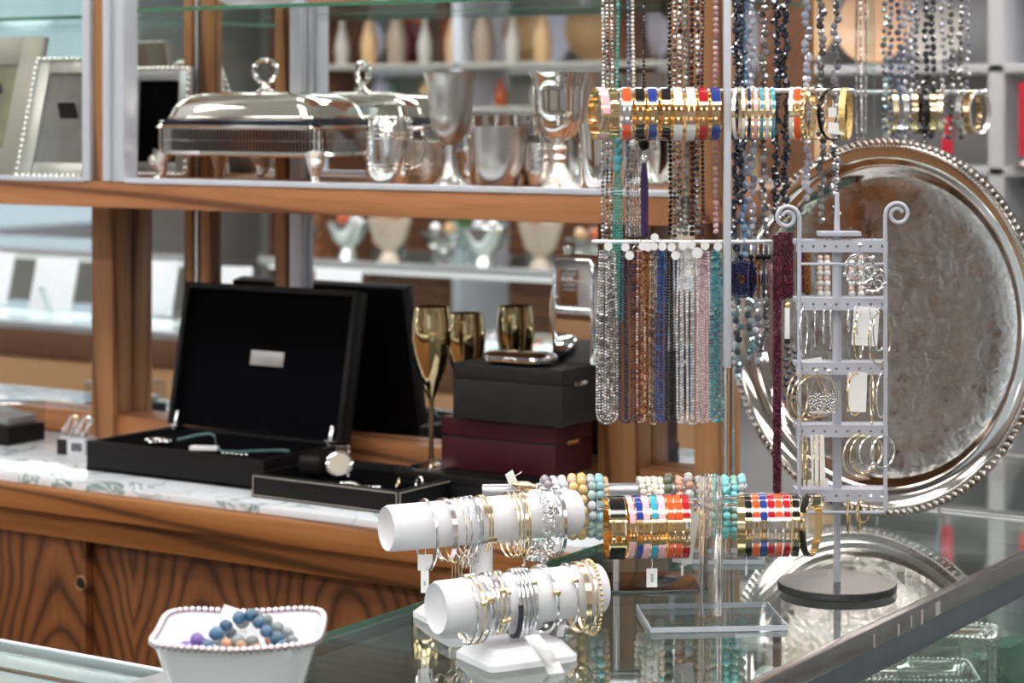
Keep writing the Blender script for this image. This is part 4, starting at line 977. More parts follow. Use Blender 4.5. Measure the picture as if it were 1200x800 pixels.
for i in range(44):
    a = 2*math.pi*i/44; o.ball((0, .0358*math.cos(a), .0372*math.sin(a)), .0019, 7, 5)
o = o.build('rope_bracelet', GOLD); o.location = W2.p(PX2(694), 0, 1.0105+.0262+.0019-.0372+.0006); o.rotation_euler = (0, 0, W2.a-R(12)); tag(o, 'beaded gold rope bracelet outside the twisted gold bangle', 'bangle', g2)
def loose_tag(label, pts, w, m=CARD):
    o = MB()
    vv = []
    for (p, n) in pts: vv += [Vector(p)-Vector(n)*w/2, Vector(p)+Vector(n)*w/2]
    ff = [(2*i, 2*i+1, 2*i+3, 2*i+2) for i in range(len(pts)-1)]
    o._add(vv, ff); o = o.build('paper_strip', m)
    sm = o.modifiers.new('thickness', 'SOLIDIFY'); sm.thickness = .0004
    return tag(o, label, 'tag', 'paper strips on the low bar')
a_, b_, c_ = atz(634, 742, .985), atz(640, 765, .9545), atz(652, 789, .9515)
nn = (Vector((C33, S33, 0))*.9+Vector((0, 0, .1)))
loose_tag('long white paper strip draped over the base of the low bar', [(a_+Vector((-.004, -.012, 0)), nn), (atz(637, 762, .972), nn), (atz(646, 776, .9585), nn), (c_, nn)], .017)
loose_tag('short white paper tag under the gold bangles of the low bar', [(at(660, 727, 2.235), nn), (at(658, 736, 2.23), nn), (at(656, 746, 2.228), nn)], .008)

# ================================================================== necklace stand
NY = 2.70; SN = NY/2600
n0 = at(852, 654.6, NY)
NK = Fr((n0.x, n0.y, 0), 33)
NX = lambda px: (px-852)*SN
NZ = lambda py: 1.5-(py-125)*SN
ZA, ZB, ZCc = NZ(106), NZ(284), 1.705
t = thing('necklace_stand', 'tall pale stand with cross rods hung with seed bead necklaces', 'display stand', NK.p(0, 0, G0), NK.a)
acrylic_plate(t, -.045, .042, -.035, .035, .006)
MB().b2((-.0040, -.008, .006), (.0040, .006, NZ(430)-G0), .0008).build('clear_post', ACRYL, t)
MB().b2((-.0042, -.009, NZ(430)-G0), (.0042, .008, 1.75-G0), .0008).build('post', ALUW, t)
for (z, xa, xb, y) in ((ZA, NX(699), NX(1003), .013), (ZB, NX(694), NX(962), .013), (ZCc, NX(690), NX(1010), .058)):
    MB().tube([(xa, y, z-G0), (xa+.002, y, z-G0), (xb-.002, y, z-G0), (xb, y, z-G0)], [.0018, .0026, .0026, .0018], 12).build('cross_rod', ALU, t)
MB().b2((-.004, .0055, ZCc-G0-.004), (.004, .060, ZCc-G0+.004), .001).build('arm', ALUW, t)

def resample(pts, step):
    out = []; acc = 0
    for a, b in zip(pts, pts[1:]):
        a = Vector(a); b = Vector(b); d = (b-a).length; s_ = acc
        while s_ < d: out.append(a+(b-a)*(s_/d)); s_ += step
        acc = s_-d
    return out
def beads_along(mb, pts, r, gap=1.0, seg=6, ring=4, jit=.0, nug=False):
    pts_ = resample(pts, 2*r*gap)
    for i, p in enumerate(pts_):
        M = Euler((rnd.random()*3, rnd.random()*3, rnd.random()*3)).to_matrix() if nug else Matrix.Rotation(rnd.random()*3, 3, 'Z')
        q = p + Vector((rnd.uniform(-1, 1), rnd.uniform(-1, 1), rnd.uniform(-.4, .4)))*jit
        rr = r*(.85+.3*rnd.random()) if nug else r
        mb.ball(q, rr, seg, ring, (1, .8, .9) if nug else (1, 1, .92), M)
BCOLS, OBJM = {}, {}
def bm_(n, *c, **k): BCOLS[n] = [srgb(*x) for x in c]; return beadmat(n, BCOLS[n], **k)
BSILV = bm_('silver_seed', (150, 150, 152), (236, 234, 230), (96, 96, 100), (244, 242, 240), metal=.75, rough=.2)
BNAVY = bm_('navy_seed', (24, 30, 54), (46, 58, 92), (14, 18, 34), (60, 76, 110), rough=.12)
BCOPP = bm_('copper_seed', (150, 84, 58), (196, 132, 100), (232, 214, 200), (126, 66, 44), metal=.4, rough=.2)
BBRON = bm_('bronze_seed', (110, 62, 28), (176, 116, 60), (84, 46, 22), (206, 150, 92), metal=.5, rough=.2)
BTAUP = bm_('taupe_seed', (110, 82, 66), (190, 170, 150), (70, 50, 40), (220, 206, 190), metal=.4, rough=.2)
BBLUE = bm_('cobalt_seed', (18, 50, 110), (36, 84, 156), (14, 34, 84), (70, 120, 180), rough=.1)
BBLAC = bm_('jet_seed', (12, 12, 14), (26, 26, 30), (8, 8, 10), rough=.12)
BWHIT = bm_('frost_seed', (198, 198, 204), (236, 236, 238), (168, 168, 174), (246, 246, 246), metal=.3, rough=.2)
BICE = bm_('ice_seed', (180, 190, 198), (222, 228, 232), (150, 162, 172), (238, 240, 242), rough=.12)
BPINK = bm_('blush_seed', (206, 176, 184), (232, 210, 214), (176, 146, 158), rough=.15)
BTEAL = bm_('teal_seed', (44, 130, 144), (84, 174, 186), (34, 98, 116), (140, 206, 206), rough=.15)
BTURQ = bm_('turquoise_seed', (44, 140, 128), (80, 178, 164), (38, 116, 108), rough=.25)
BHEMA = bm_('hematite', (70, 70, 72), (186, 184, 182), (40, 40, 44), (224, 222, 220), metal=.8, rough=.15)
BGRGR = bm_('grey_green_crystal', (96, 112, 110), (160, 172, 166), (64, 78, 78), rough=.08)
BPLUM = bm_('plum_crystal', (52, 30, 42), (84, 56, 68), (30, 18, 26), rough=.1)
BROSE = bm_('rose_crystal', (176, 132, 142), (222, 184, 190), (140, 100, 112), rough=.1)
BBLGR = bm_('blue_grey_crystal', (66, 82, 112), (126, 142, 166), (46, 58, 84), rough=.1)
BDARK = bm_('midnight_crystal', (12, 16, 26), (34, 44, 62), (8, 10, 16), (60, 74, 98), rough=.06)
BLBLU = bm_('sky_crystal', (92, 130, 170), (140, 176, 208), (70, 104, 146), rough=.08)
BLAVE = bm_('lavender_crystal', (142, 146, 164), (196, 198, 212), (108, 112, 132), (220, 220, 228), rough=.05)
BSMOK = bm_('smoke_crystal', (72, 70, 72), (128, 126, 126), (46, 44, 46), (170, 168, 168), rough=.06)
BIRID = bm_('iridescent_crystal', (70, 120, 134), (200, 226, 226), (60, 66, 90), (142, 182, 190), metal=.4, rough=.06)
BCREAM = bm_('cream_seed', (206, 198, 180), (236, 230, 216), (172, 164, 148), metal=.3, rough=.2)
BBURG = bm_('burgundy_seed', (62, 16, 34), (104, 34, 58), (40, 10, 22), (150, 84, 108), rough=.2)
BPURP = bm_('purple_thread', (56, 34, 78), (78, 52, 104), (40, 24, 60), rough=.5)
CORD = plain('dark_cord', srgb(40, 40, 46), .7)
gn = 'seed bead necklaces on the lower rod'
DISC = plain('white_price_disc', srgb(236, 236, 236), .5)
def bundle(px0, px1, py1, k, m, r, label, disc, top=None):
    """multi-strand necklace hanging in nested loops from the lower rod"""
    cx = NX((px0+px1)/2); hw = (px1-px0)/2*SN; zb = NZ(py1)-ZB
    t = thing('seed_bead_necklace', label, 'necklace', NK.p(cx, .013, ZB), NK.a, gn)
    k = max(2, round((px1-px0)/5.6))
    for j in range(k):
        w_ = max(.0012, hw*(1-.86*j/max(1, k-1)) if k > 1 else hw); yo = -.004+.0035*(j % 3)
        lz = zb+.003*j+rnd.uniform(0, .002)
        pts = []
        top_w = w_*.7
        wob = rnd.uniform(-.0006, .0006)
        for i in range(9):
            u = i/8; pts.append((-(top_w+(w_-top_w)*min(1, u*2))+wob*math.sin(u*5), yo, -.012+(lz+w_+.012)*u))
        for i in range(1, 9):
            a = math.pi*i/9; pts.append((-w_*math.cos(a), yo, lz+w_-w_*math.sin(a)))
        for i in range(9):
            u = 1-i/8; pts.append(((top_w+(w_-top_w)*min(1, u*2))+wob*math.cos(u*4), yo+.001, -.012+(lz+w_+.012)*u))
        mb = MB(); beads_along(mb, pts, r*1.12*rnd.uniform(.94, 1.06), .98, 7, 5)
        mb.build('bead_strand', m, t, kind='stuff')
    c = MB()
    c.ring((0, 0, -.0005), .0042, .0006, 14, 5); c.ring((0, 0, -.0085), .0035, .0006, 14, 5, Matrix.Rotation(R(90), 3, 'Z'))
    c.build('clasp', SILVERW, t)
    for (dx, dz, rr) in disc:
        MB().lathe([(0, -.0004), (rr, -.0004), (rr, .0004), (0, .0004)], 18, (dx, -.0098, dz), Matrix.Rotation(R(90), 3, 'X') @ Matrix.Rotation(R(8), 3, 'Y')).build('price_disc', DISC, t)
    return t
d1 = [(.001, -.005, .0052)]; d2 = [(-.001, -.006, .0052), (.004, -.016, .0055)]
bundle(700, 724, 498, 6, BSILV, .0016, 'thick silver seed bead necklace, widest loop at the end of the lower rod', d1)
bundle(727, 741, 497, 4, BNAVY, .0016, 'navy seed bead necklace between the silver and the copper ones', d2)
bundle(741, 750, 496, 3, bm_('navy_copper', (24, 30, 54), (120, 70, 50), (40, 50, 80), rough=.15), .0016, 'mixed navy and copper seed bead necklace', [])
bundle(747, 756, 497, 3, BCOPP, .0016, 'peach copper seed bead necklace with one pale strand', [(.002, -.005, .005)])
bundle(754, 763, 496, 3, BBRON, .0015, 'golden bronze seed bead necklace', [(.001, -.006, .0052)])
bundle(762, 771, 499, 3, BTAUP, .0015, 'taupe and silver seed bead necklace next to the cobalt one', [(.001, .006, .005), (0, -.005, .0048)])
bundle(770, 781, 497, 4, BBLUE, .0016, 'cobalt blue seed bead necklace', d1)
bundle(782, 794, 496, 4, BBLAC, .0017, 'jet black seed bead necklace beside the cobalt one', d2)
bundle(794, 806, 499, 5, BWHIT, .0016, 'frosted silver white seed bead necklace next to the black one', [(.001, -.004, .0055)])
bundle(806, 819, 498, 5, BICE, .0016, 'ice grey seed bead necklace between the frosted and the blush one', [(-.002, -.003, .005), (.005, -.013, .0068)])
bundle(818, 833, 497, 5, BPINK, .0016, 'blush pink seed bead necklace', [(.001, -.004, .0055)])
bundle(833, 848, 497, 5, BTEAL, .0016, 'teal seed bead necklace next to the pale post', d1)
# ---- necklaces that come down from the top rod
gt = 'necklaces hanging from the top rod'
NUG = [raw_mesh(MB().ball((0, 0, 0), 1.0, sg, rg), 'bead', WHITE, smooth=False) for sg, rg in ((7, 5), (8, 5), (6, 4))]
def drop(label, parts, y=.055, cat='necklace', name='long_necklace', group=gt):
    """parts: (px, z from, z to, radius, material, gap, nug, jit)"""
    cx = sum(p[0] for p in parts)/len(parts)
    t = thing(name, label, cat, NK.p(NX(cx), y, ZCc), NK.a, group)
    for q, (px, za, zb, r, m, gap, nug, jit) in enumerate(parts):
        mb = MB(); x = NX(px)-NX(cx); n = 7; ph = rnd.random()*6
        yy = (-.003 if q % 2 else .003)
        pts = [(x+.0007*math.sin(ph+i*1.1), yy, za+(zb-za)*i/n-ZCc) for i in range(n+1)]
        if nug:
            if m.name not in OBJM: OBJM[m.name] = beadmat(m.name+'_bead', BCOLS[m.name], rough=.06, per_object=True, metal=.4 if 'irid' in m.name else 0)
            for i, p in enumerate(resample(pts, 2*r*.93)):
                rr = r*1.22*rnd.uniform(.85, 1.15)
                instance(NUG[i % 3], 'bead', t, p+Vector((rnd.uniform(-1, 1), rnd.uniform(-1, 1), 0))*jit, (rnd.random()*3, rnd.random()*3, rnd.random()*3), (rr, rr*.82, rr*.92), OBJM[m.name])
            MB().tube(pts, .0006, 4).build('cord', CORD, t); continue
        beads_along(mb, pts, r*(1.22 if nug else 1.25), gap*(.76 if nug else 1), 7 if r > .003 else 6, 5 if r > .003 else 4, jit, nug)
        mb.build('bead_strand', m, t, smooth=False, kind='stuff')
    MB().ring((0, 0, -.001), .0045, .0007, 14, 5, Matrix.Rotation(R(90), 3, 'Z')).build('hook', SILVERW, t)
    return t
ZT_ = ZCc-.004
drop('triple silver and black seed bead necklace outermost on the top rod', [(709, ZT_, NZ(283), .0020, BSILV, 1, 0, 0), (714, ZT_, NZ(283), .0019, BHEMA, 1, 0, 0), (719.5, ZT_, NZ(283), .0019, BSILV, 1, 0, 0)])
t = drop('turquoise tassel necklace with large turquoise beads and a long bead tassel', [(726.5, ZT_, NZ(160), .0022, BTURQ, .9, 0, 0)])
mb = MB()
for i, (py, r) in enumerate(((167, .0050), (177, .0056), (188, .0066), (198, .005))): mb.ball((0, 0, NZ(py)-ZCc), r, 12, 8)
mb.build('large_bead', plain('turquoise_glass', srgb(84, 182, 196), .15, coat=.5), t)
for dx in (-.005, -.0018, .0014, .0046):
    mb = MB(); beads_along(mb, [(dx*.5, 0, NZ(203)-ZCc), (dx, -.002, NZ(225)-ZCc), (dx, -.002, NZ(382+rnd.uniform(-6, 2))-ZCc)], .0019, .95); mb.build('tassel_strand', BTURQ, t, kind='stuff')
drop('slim blue grey crystal necklace beside the turquoise one', [(739, ZT_, NZ(283), .0022, BBLGR, .95, 0, 0)])
t = drop('cream seed bead necklace ending in a silver bead tassel', [(745, ZT_, NZ(160), .0021, BCREAM, .95, 0, 0)])
MB().ball((0, 0, NZ(170)-ZCc), .0062, 10, 7).build('large_bead', engraved('pierced_silver_bead', (.8, .8, .8, 1), .15, scale=500), t)
for k_ in range(6):
    mb = MB(); dx = -.0085+.0034*k_; beads_along(mb, [(dx*.3, -.001*(k_ % 2), NZ(178)-ZCc), (dx, -.002*(k_ % 2), NZ(195)-ZCc), (dx, -.002*(k_ % 2), NZ(280)-ZCc)], .0015, .95); mb.build('tassel_strand', BSILV, t, kind='stuff')
t = drop('black bead necklace with a purple thread tassel', [(758, ZT_, NZ(165), .0018, BBLAC, .95, 0, 0)])
MB().ball((0, 0, NZ(170)-ZCc), .0066, 9, 6, (1, 1, 1.2)).build('black_knot', BLACKL, t)
MB().ball((0, 0, NZ(188)-ZCc), .0045, 10, 7, (1, 1, 1.3)).build('silver_cap', SILVERW, t)
mb = MB()
for k_ in range(22):
    a = k_*2.4; r_ = .0046*math.sqrt(k_/22); mb.tube([(r_*.5*math.cos(a), r_*.5*math.sin(a), NZ(192)-ZCc), (r_*math.cos(a), r_*math.sin(a), NZ(215)-ZCc), (r_*math.cos(a), r_*math.sin(a), NZ(277+3*math.sin(k_))-ZCc)], .0009, 5)
mb.build('tassel', BPURP, t, kind='stuff')
drop('black crystal necklace at the edge of the hematite cluster', [(789, ZT_, NZ(281), .0024, BBLAC, .95, 0, 0), (794, ZT_, NZ(281), .0022, BHEMA, .95, 0, 0)])
drop('bright hematite bead necklace in the dark cluster by the wood post', [(800.5, ZT_, NZ(281), .0030, BHEMA, .95, 0, 0)])
drop('grey green crystal necklace between the hematite and the plum one', [(808, ZT_, NZ(281), .0029, BGRGR, .95, 0, 0)])
drop('plum crystal necklace in the dark cluster', [(815.5, ZT_, NZ(281), .0028, BPLUM, .95, 0, 0)])
drop('silver and black faceted necklace at the near edge of the bare wood', [(822, ZT_, NZ(281), .0030, BHEMA, .95, 0, 0), (827.5, ZT_, NZ(281), .0022, BPLUM, .95, 0, 0)])
drop('rose crystal necklace alone on the bare wood beside the pale post', [(843.5, ZT_, NZ(281), .0030, BROSE, .95, 0, 0)])
J = .0030
drop('black nugget bead necklace closest to the pale post', [(868, ZT_, NZ(300), .0044, BDARK, 1.25, 1, J), (875, ZT_, NZ(240), .0040, BDARK, 1.5, 1, J)])
drop('sky blue bead necklace next to the black nuggets', [(877.5, ZT_, NZ(330), .0044, BLBLU, 1.1, 1, J)], .06)
drop('clear lavender bead necklace beside the sky blue one', [(888, ZT_, NZ(300), .0046, BLAVE, 1.2, 1, J)], .065)
drop('smoky grey bead necklace behind the thin bangles', [(902, ZT_, NZ(320), .0042, BSMOK, 1.3, 1, J)], .06)
drop('double midnight blue bead necklace in front of the wooden shelf end', [(917, ZT_, NZ(262), .0047, BDARK, 1.08, 1, J), (928, ZT_, NZ(256), .0046, BDARK, 1.1, 1, J)], .065)
drop('clear lavender bead necklace behind the orange bangle', [(955, ZT_, NZ(240), .0047, BLAVE, 1.1, 1, J)], .062)
drop('smoke crystal necklace between two lavender ones', [(971, ZT_, NZ(262), .0045, BSMOK, 1.1, 1, J)], .06)
drop('smoke and lavender bead necklace nearest the second stand', [(989, ZT_, NZ(262), .0045, bm_('smoke_lavender', (72, 70, 72), (150, 150, 164), (60, 60, 66), (190, 190, 200), rough=.06), 1.1, 1, J)], .065)
drop('iridescent bead necklace reaching lowest beside the big tray', [(872, NZ(300), NZ(455), .0042, BIRID, 1.2, 1, J), (886, NZ(330), NZ(435), .0042, BIRID, 1.3, 1, J)], .075)
drop('grey blue bead necklace hanging low in front of the tray rim', [(898, NZ(320), NZ(440), .0042, BLAVE, 1.3, 1, J), (906, NZ(330), NZ(420), .0038, BSMOK, 1.6, 1, J)], .085)
t = drop('thin silver chain hanging over the top edge of the big tray', [(985, NZ(160), NZ(262), .0016, BSILV, 1.1, 0, 0)], .03)
# ---- bangles on the upper rod
gu = 'enamel bangles on the upper rod'
RA_ = dict(zbar=ZA, rbar=.0026, ry=.030, rzz=.0315, y0=.013)
for px, c, w, met, lab, yaw, cl in (
    (734, 'orange', .0125, SILVERW, 'wide orange and silver enamel bangle on the upper rod', 0, 20), (749.5, 'black', .0125, GOLD, 'wide black enamel bangle between the orange and the blue one', 0, 20), (764, 'blue', .0120, GOLD, 'wide blue enamel bangle between the two black ones', 0, 20),
    (780, 'black', .0125, GOLD, 'wide black enamel bangle beside the two white ones', 0, 26), (794, 'white', .0125, GOLD, 'wide white enamel bangle next to a black one on the upper rod', 0, 20), (809, 'white', .0125, PALEGOLD, 'wide white enamel bangle next to the red one on the upper rod', 0, 20),
    (823.5, 'red', .0120, GOLD, 'wide red enamel bangle on the upper rod', 0, 22), (838, 'blue', .0125, GOLD, 'wide blue enamel bangle against the pale post', 0, 22)):
    enamel_bangle(NK, NX(px), ZA, .0026, c, w, lab, gu, yaw, .0315, .030, met, .013, cl)
enamel_bangle(NK, NX(703), ZA, .0026, 'pink', .0125, 'wide pink enamel bangle at the very tip of the upper rod', gu, 14, .0315, .030, GOLD, .013, 20, -22)
t = thing('bangle', 'open gold clasp bangle beside the pink one at the tip of the upper rod', 'bangle', NK.p(NX(716), .013, ZA+.0026-.0312), 0, gu, (0, 0, NK.a+R(8)))
MB().arc(.029, .0306, .0016, .011, R(-150), R(150), 26).build('band', GOLD, t); MB().arc(.030, .0316, .0022, .006, R(-30), R(30), 8).build('clasp', GOLD, t)
for px, c, lab in ((865, 'white', 'thin white enamel bangle closest to the pale post'), (871, 'white', 'thin white enamel bangle next to the navy one'), (878, 'navy', 'thin navy enamel bangle on the upper rod'), (885.5, 'pink', 'thin pink enamel bangle on the upper rod'),
                   (892.5, 'turquoise', 'thin turquoise enamel bangle between the pink and a white one'), (899, 'white', 'thin white enamel bangle between the two turquoise ones'), (906, 'turquoise', 'thin turquoise enamel bangle, outermost of the thin row')):
    enamel_bangle(NK, NX(px), ZA, .0026, c, .0045, lab, gu, -3 if px > 870 else -14, .031, .030, PALEGOLD, .013, 7)
enamel_bangle(NK, NX(929.5), ZA, .0026, 'white', .0050, 'slightly turned thin white bangle beside the orange one', gu, -10, .031, .030, PALEGOLD, .013, 6)
enamel_bangle(NK, NX(937), ZA, .0026, 'orange', .0085, 'lone orange and gold bangle past the thin row', gu, -10, .0315, .030, GOLD, .013, 12, 8)
t = thing('bangle', 'ornate gold bangle next to the lone orange one', 'bangle', NK.p(NX(948), .013, ZA+.0026-.031), 0, gu, (0, 0, NK.a-R(22)))
MB().arc(.029, .0305, .0020, .007, 0, 2*math.pi, 32).build('band', PALEGOLD, t)
for i in range(8): MB().ball((0, -.0315*math.cos(R(-60+17*i)), .033*math.sin(R(-60+17*i))), .0028, 8, 6).build('stud', GOLD, t)
t = thing('hoop_earring', 'silver wire hoop hooked over the upper rod', 'earring', NK.p(NX(959), .013, ZA+.004-.012), 0, None, (0, 0, NK.a-R(68)))
MB().ring((0, 0, 0), .0135, .0012, 32, 8).build('wire', SILVERW, t)
t = thing('bangle', 'thin silver bangle hanging below the wire hoop on the upper rod', 'bangle', NK.p(NX(958), .013, ZA+.0026-.0315), 0, gu, (0, 0, NK.a-R(35)))
MB().arc(.028, .0305, .0012, .003, 0, 2*math.pi, 32).build('band', PALEGOLD, t)
t = thing('bangle', 'thin black oval bangle turned open near the end of the upper rod', 'bangle', NK.p(NX(977), .013, ZA+.0026-.0315), 0, gu, (0, 0, NK.a-R(42)))
MB().arc(.028, .0305, .0016, .004, 0, 2*math.pi, 34).build('band', plain('black_gilt', srgb(30, 26, 22), .2, .6), t)
t = thing('bangle', 'carved gold bangle, the last on the upper rod', 'bangle', NK.p(NX(993), .013, ZA+.0026-.0312), 0, gu, (0, 0, NK.a-R(18)))
MB().arc(.028, .0300, .0025, .008, 0, 2*math.pi, 34).build('band', engraved('carved_gold', (.9, .62, .26, 1), .18, scale=300), t)
paper_tag(NK, NX(975), -.004, NZ(137), NZ(126)+.004, .010, 'small white tag inside the open black bangle', 0, False, 'tags on the upper rod')
paper_tag(NK, NX(980), -.008, NZ(157), NZ(144)+.004, .020, 'larger white tag below the open black bangle', 0, False, 'tags on the upper rod', 6)
# ---- blue disc pieces and burgundy ropes on the right part of the lower rod
gd = 'beaded discs on the lower rod'
def disc(px, label, yaw, m, m2):
    t = thing('beaded_disc', label, 'pendant', NK.p(NX(px), .010, ZB), 0, gd, (0, 0, NK.a+R(yaw)))
    Mx = Matrix.Rotation(R(90), 3, 'Z')
    mb = MB()
    for rr in (.0222, .0190, .0150, .0110, .0070):
        n = int(2*math.pi*rr/.0032)
        for i in range(n): mb.ball((0, rr*math.cos(2*math.pi*i/n), -.045+rr*math.sin(2*math.pi*i/n)), .0017, 6, 4)
    mb.build('bead_rings', m, t, kind='stuff')
    MB().lathe([(0, -.0004), (.0205, -.0004), (.0205, .0004), (0, .0004)], 28, (0, 0, -.045), Matrix.Rotation(R(90), 3, 'Y')).build('backing', plain('blue_mesh', srgb(30, 28, 62), .6), t)
    mb = MB()
    for i in range(9): mb.ball((-.0012, .0045*math.cos(i*.7), -.045+.0045*math.sin(i*.7)), .0016, 6, 4); mb.ball((.0012, .0045*math.cos(i*.7), -.045+.0045*math.sin(i*.7)), .0016, 6, 4)
    mb.build('centre_beads', m2, t, kind='stuff')
    MB().tube([(0, 0, -.0225), (0, 0, -.012), (0, .001, -.004), (0, .0045, .002), (0, .006, -.004)], .0009, 6).build('ear_hook', SILVERW, t)
    MB().ball((0, 0, -.0185), .0036, 8, 6).build('bead', BLACKL, t)
BNV2 = bm_('indigo_seed', (28, 28, 66), (50, 50, 96), (18, 18, 44), (84, 84, 130), rough=.2)
disc(869, 'indigo beaded disc pendant facing out beside the pale post', -98, BNV2, BBRON)
disc(881, 'second indigo beaded disc hanging edge on', -15, BNV2, BBRON)
disc(889.5, 'bronze beaded disc hanging edge on between blue ones', -8, BBRON, BNV2)
disc(896, 'teal black beaded disc hanging edge on', -7, BDARK, BBLUE)
disc(902, 'rose brown beaded disc hanging edge on by the burgundy ropes', -6, bm_('rosewood_seed', (110, 60, 70), (150, 100, 106), (80, 40, 50), rough=.2), BNV2)
def rope(px, y, z0, z1, r, label, m=None, group='burgundy bead ropes on the lower rod'):
    t = thing('bead_rope', label, 'necklace', NK.p(NX(px), y, ZB), NK.a, group)
    mb = MB(); n = 9; st = r*.62
    k = int((z0-z1)/st)
    for i in range(k):
        for j in range(n):
            a = 2*math.pi*(j+.5*(i % 2))/n; mb.ball((r*math.cos(a), r*math.sin(a), z0-ZB-i*st), r*.36, 6, 4)
    mb.build('bead_mesh', m or BBURG, t, kind='stuff')
    MB().tube([(0, 0, z0-ZB), (0, 0, z1-ZB)], r*.9, 10).build('core', plain('burgundy_core', srgb(44, 10, 24), .7), t)
    return t
rope(910.5, -.002, NZ(276), NZ(578), .0042, 'long burgundy bead rope hanging down to the striped bangles')
rope(918.5, .013, NZ(274), NZ(352), .0042, 'short burgundy bead rope beside the long one')
rope(926.5, .013, NZ(274), NZ(350), .0042, 'short burgundy bead rope next to the wire of the grey earring rack')
rope(941, .020, NZ(290), NZ(345), .0040, 'burgundy bead rope seen behind the grey earring rack')
rope(948.5, .020, NZ(290), NZ(347), .0036, 'bronze bead rope seen behind the grey earring rack', BBRON)
PEARL = [stone('blush_pearl', srgb(232, 206, 190), srgb(210, 176, 160), .2), stone('white_pearl', srgb(230, 226, 222), srgb(206, 204, 206), .2)]
for px, lab in ((964, 'blush pearl strand behind the top tier of the earring rack'), (972, 'white pearl strand behind the pole of the earring rack'), (1001, 'pink pearl strand behind the filigree earrings'), (1012, 'grey pearl strand behind the filigree earrings')):
    t = thing('pearl_strand', lab, 'necklace', NK.p(NX(px), .020, ZB), NK.a, 'pearl strands behind the earring rack')
    for i in range(9): instance(bead_mesh(10, 7), 'pearl', t, (.0004*math.sin(i*3), 0, -.020-.0063*i), (0, 0, 0), (.0035+.0009*(i % 2),)*3, PEARL[i % 2])
    MB().tube([(0, 0, -.002), (0, 0, -.075)], .0006, 5).build('cord', CORD, t)
t = thing('white_pendant', 'white bar pendant with a gold cap on dark beads beside the rack', 'pendant', NK.p(NX(922), -.004, NZ(352)), NK.a)
MB().b2((-.003, -.002, -.046), (.003, .002, -.008), .001).build('bar', CARD, t); MB().ball((0, 0, -.005), .0045, 10, 7).build('gold_cap', GOLD, t); MB().b2((-.0034, -.0024, -.052), (.0034, .0024, -.046), .001).build('dark_tip', INK, t)
mb = MB()
for i in range(9): mb.ball((.002*math.sin(i*2), 0, -.057-.0075*i), .0036, 8, 5); mb.ball((.0095+.002*math.sin(i*2.2), .002, -.062-.0072*i), .0034, 8, 5)
mb.build('dark_beads', BDARK, t, kind='stuff')

# ---- second necklace stand further back
QY = 3.24; SQ = QY/2600
q0 = at(1020, 0, QY); QK = Fr((q0.x, q0.y, 0), 33); QX = lambda px: (px-1020)*SQ; QZ = lambda py: 1.5-(py-125)*SQ
t = thing('necklace_stand', 'second necklace stand behind the big silver tray, hung with crystal strands', 'display stand', QK.p(0, 0, G0), QK.a)
acrylic_plate(t, -.09, .09, -.06, .06, .008)
MB().b2((-.006, -.006, .008), (.006, .006, 1.80-G0), .001).build('post', pane_mat('pale_acrylic_post', (.86, .93, .91, 1), 1.6), t)
for z, xa, xb in ((1.775, -.03, .135), (QZ(108), -.04, QX(1156))): MB().tube([(xa, .0, z-G0), (xb-.004, 0, z-G0), (xb-.003, 0, z-G0), (xb, 0, z-G0)], [.0032, .0032, .0048, .0048], 12).build('cross_rod', ALU, t)
gq = 'crystal strands on the second stand'
def qdrop(label, parts, y):
    cx = sum(p[0] for p in parts)/len(parts); t = thing('crystal_necklace', label, 'necklace', QK.p(QX(cx), y, 1.775), QK.a, gq)
    for px, py1, r, m, gap, nug in parts:
        mb = MB(); ph = rnd.random()*6; x = QX(px)-QX(cx); zz = QZ(py1)
        beads_along(mb, [(x+.001*math.sin(ph+i), .004*math.sin(ph+px), -.004+(zz-1.771)*i/6) for i in range(7)], r, gap, 7, 5, .002 if nug else 0, bool(nug)); mb.build('bead_strand', m, t, smooth=False, kind='stuff')
qdrop('fine grey chain necklace nearest the post of the second stand', [(1002, 205, .0022, BSMOK, .95, 0), (1007, 205, .0022, BSILV, .95, 0), (1012, 205, .0022, BSMOK, .95, 0)], -.012)
qdrop('iridescent crystal necklace beside the post of the second stand', [(1035, 168, .0048, BIRID, 1.05, 1), (1043, 166, .0046, BBLGR, 1.05, 1)], -.012)
qdrop('slate blue crystal necklace on the second stand', [(1051, 170, .0050, BBLGR, 1.02, 1), (1058, 165, .0050, BLAVE, 1.02, 1)], -.014)
qdrop('white and smoke crystal necklace in the middle of the second stand', [(1066, 170, .0052, BLAVE, 1.0, 1), (1073, 160, .0050, BSMOK, 1.02, 1)], -.012)
qdrop('dark midnight crystal necklace on the second stand', [(1082, 172, .0054, BDARK, 1.0, 1), (1091, 165, .0054, BDARK, 1.0, 1)], -.014)
qdrop('grey crystal necklace towards the end of the second stand', [(1104, 165, .0046, BLAVE, 1.1, 1), (1112, 168, .0050, BSMOK, 1.05, 1)], -.012)
qdrop('smoke crystal necklace at the end of the second stand', [(1124, 165, .0050, BSMOK, 1.05, 1), (1131, 120, .0038, BLAVE, 1.4, 1)], -.012)
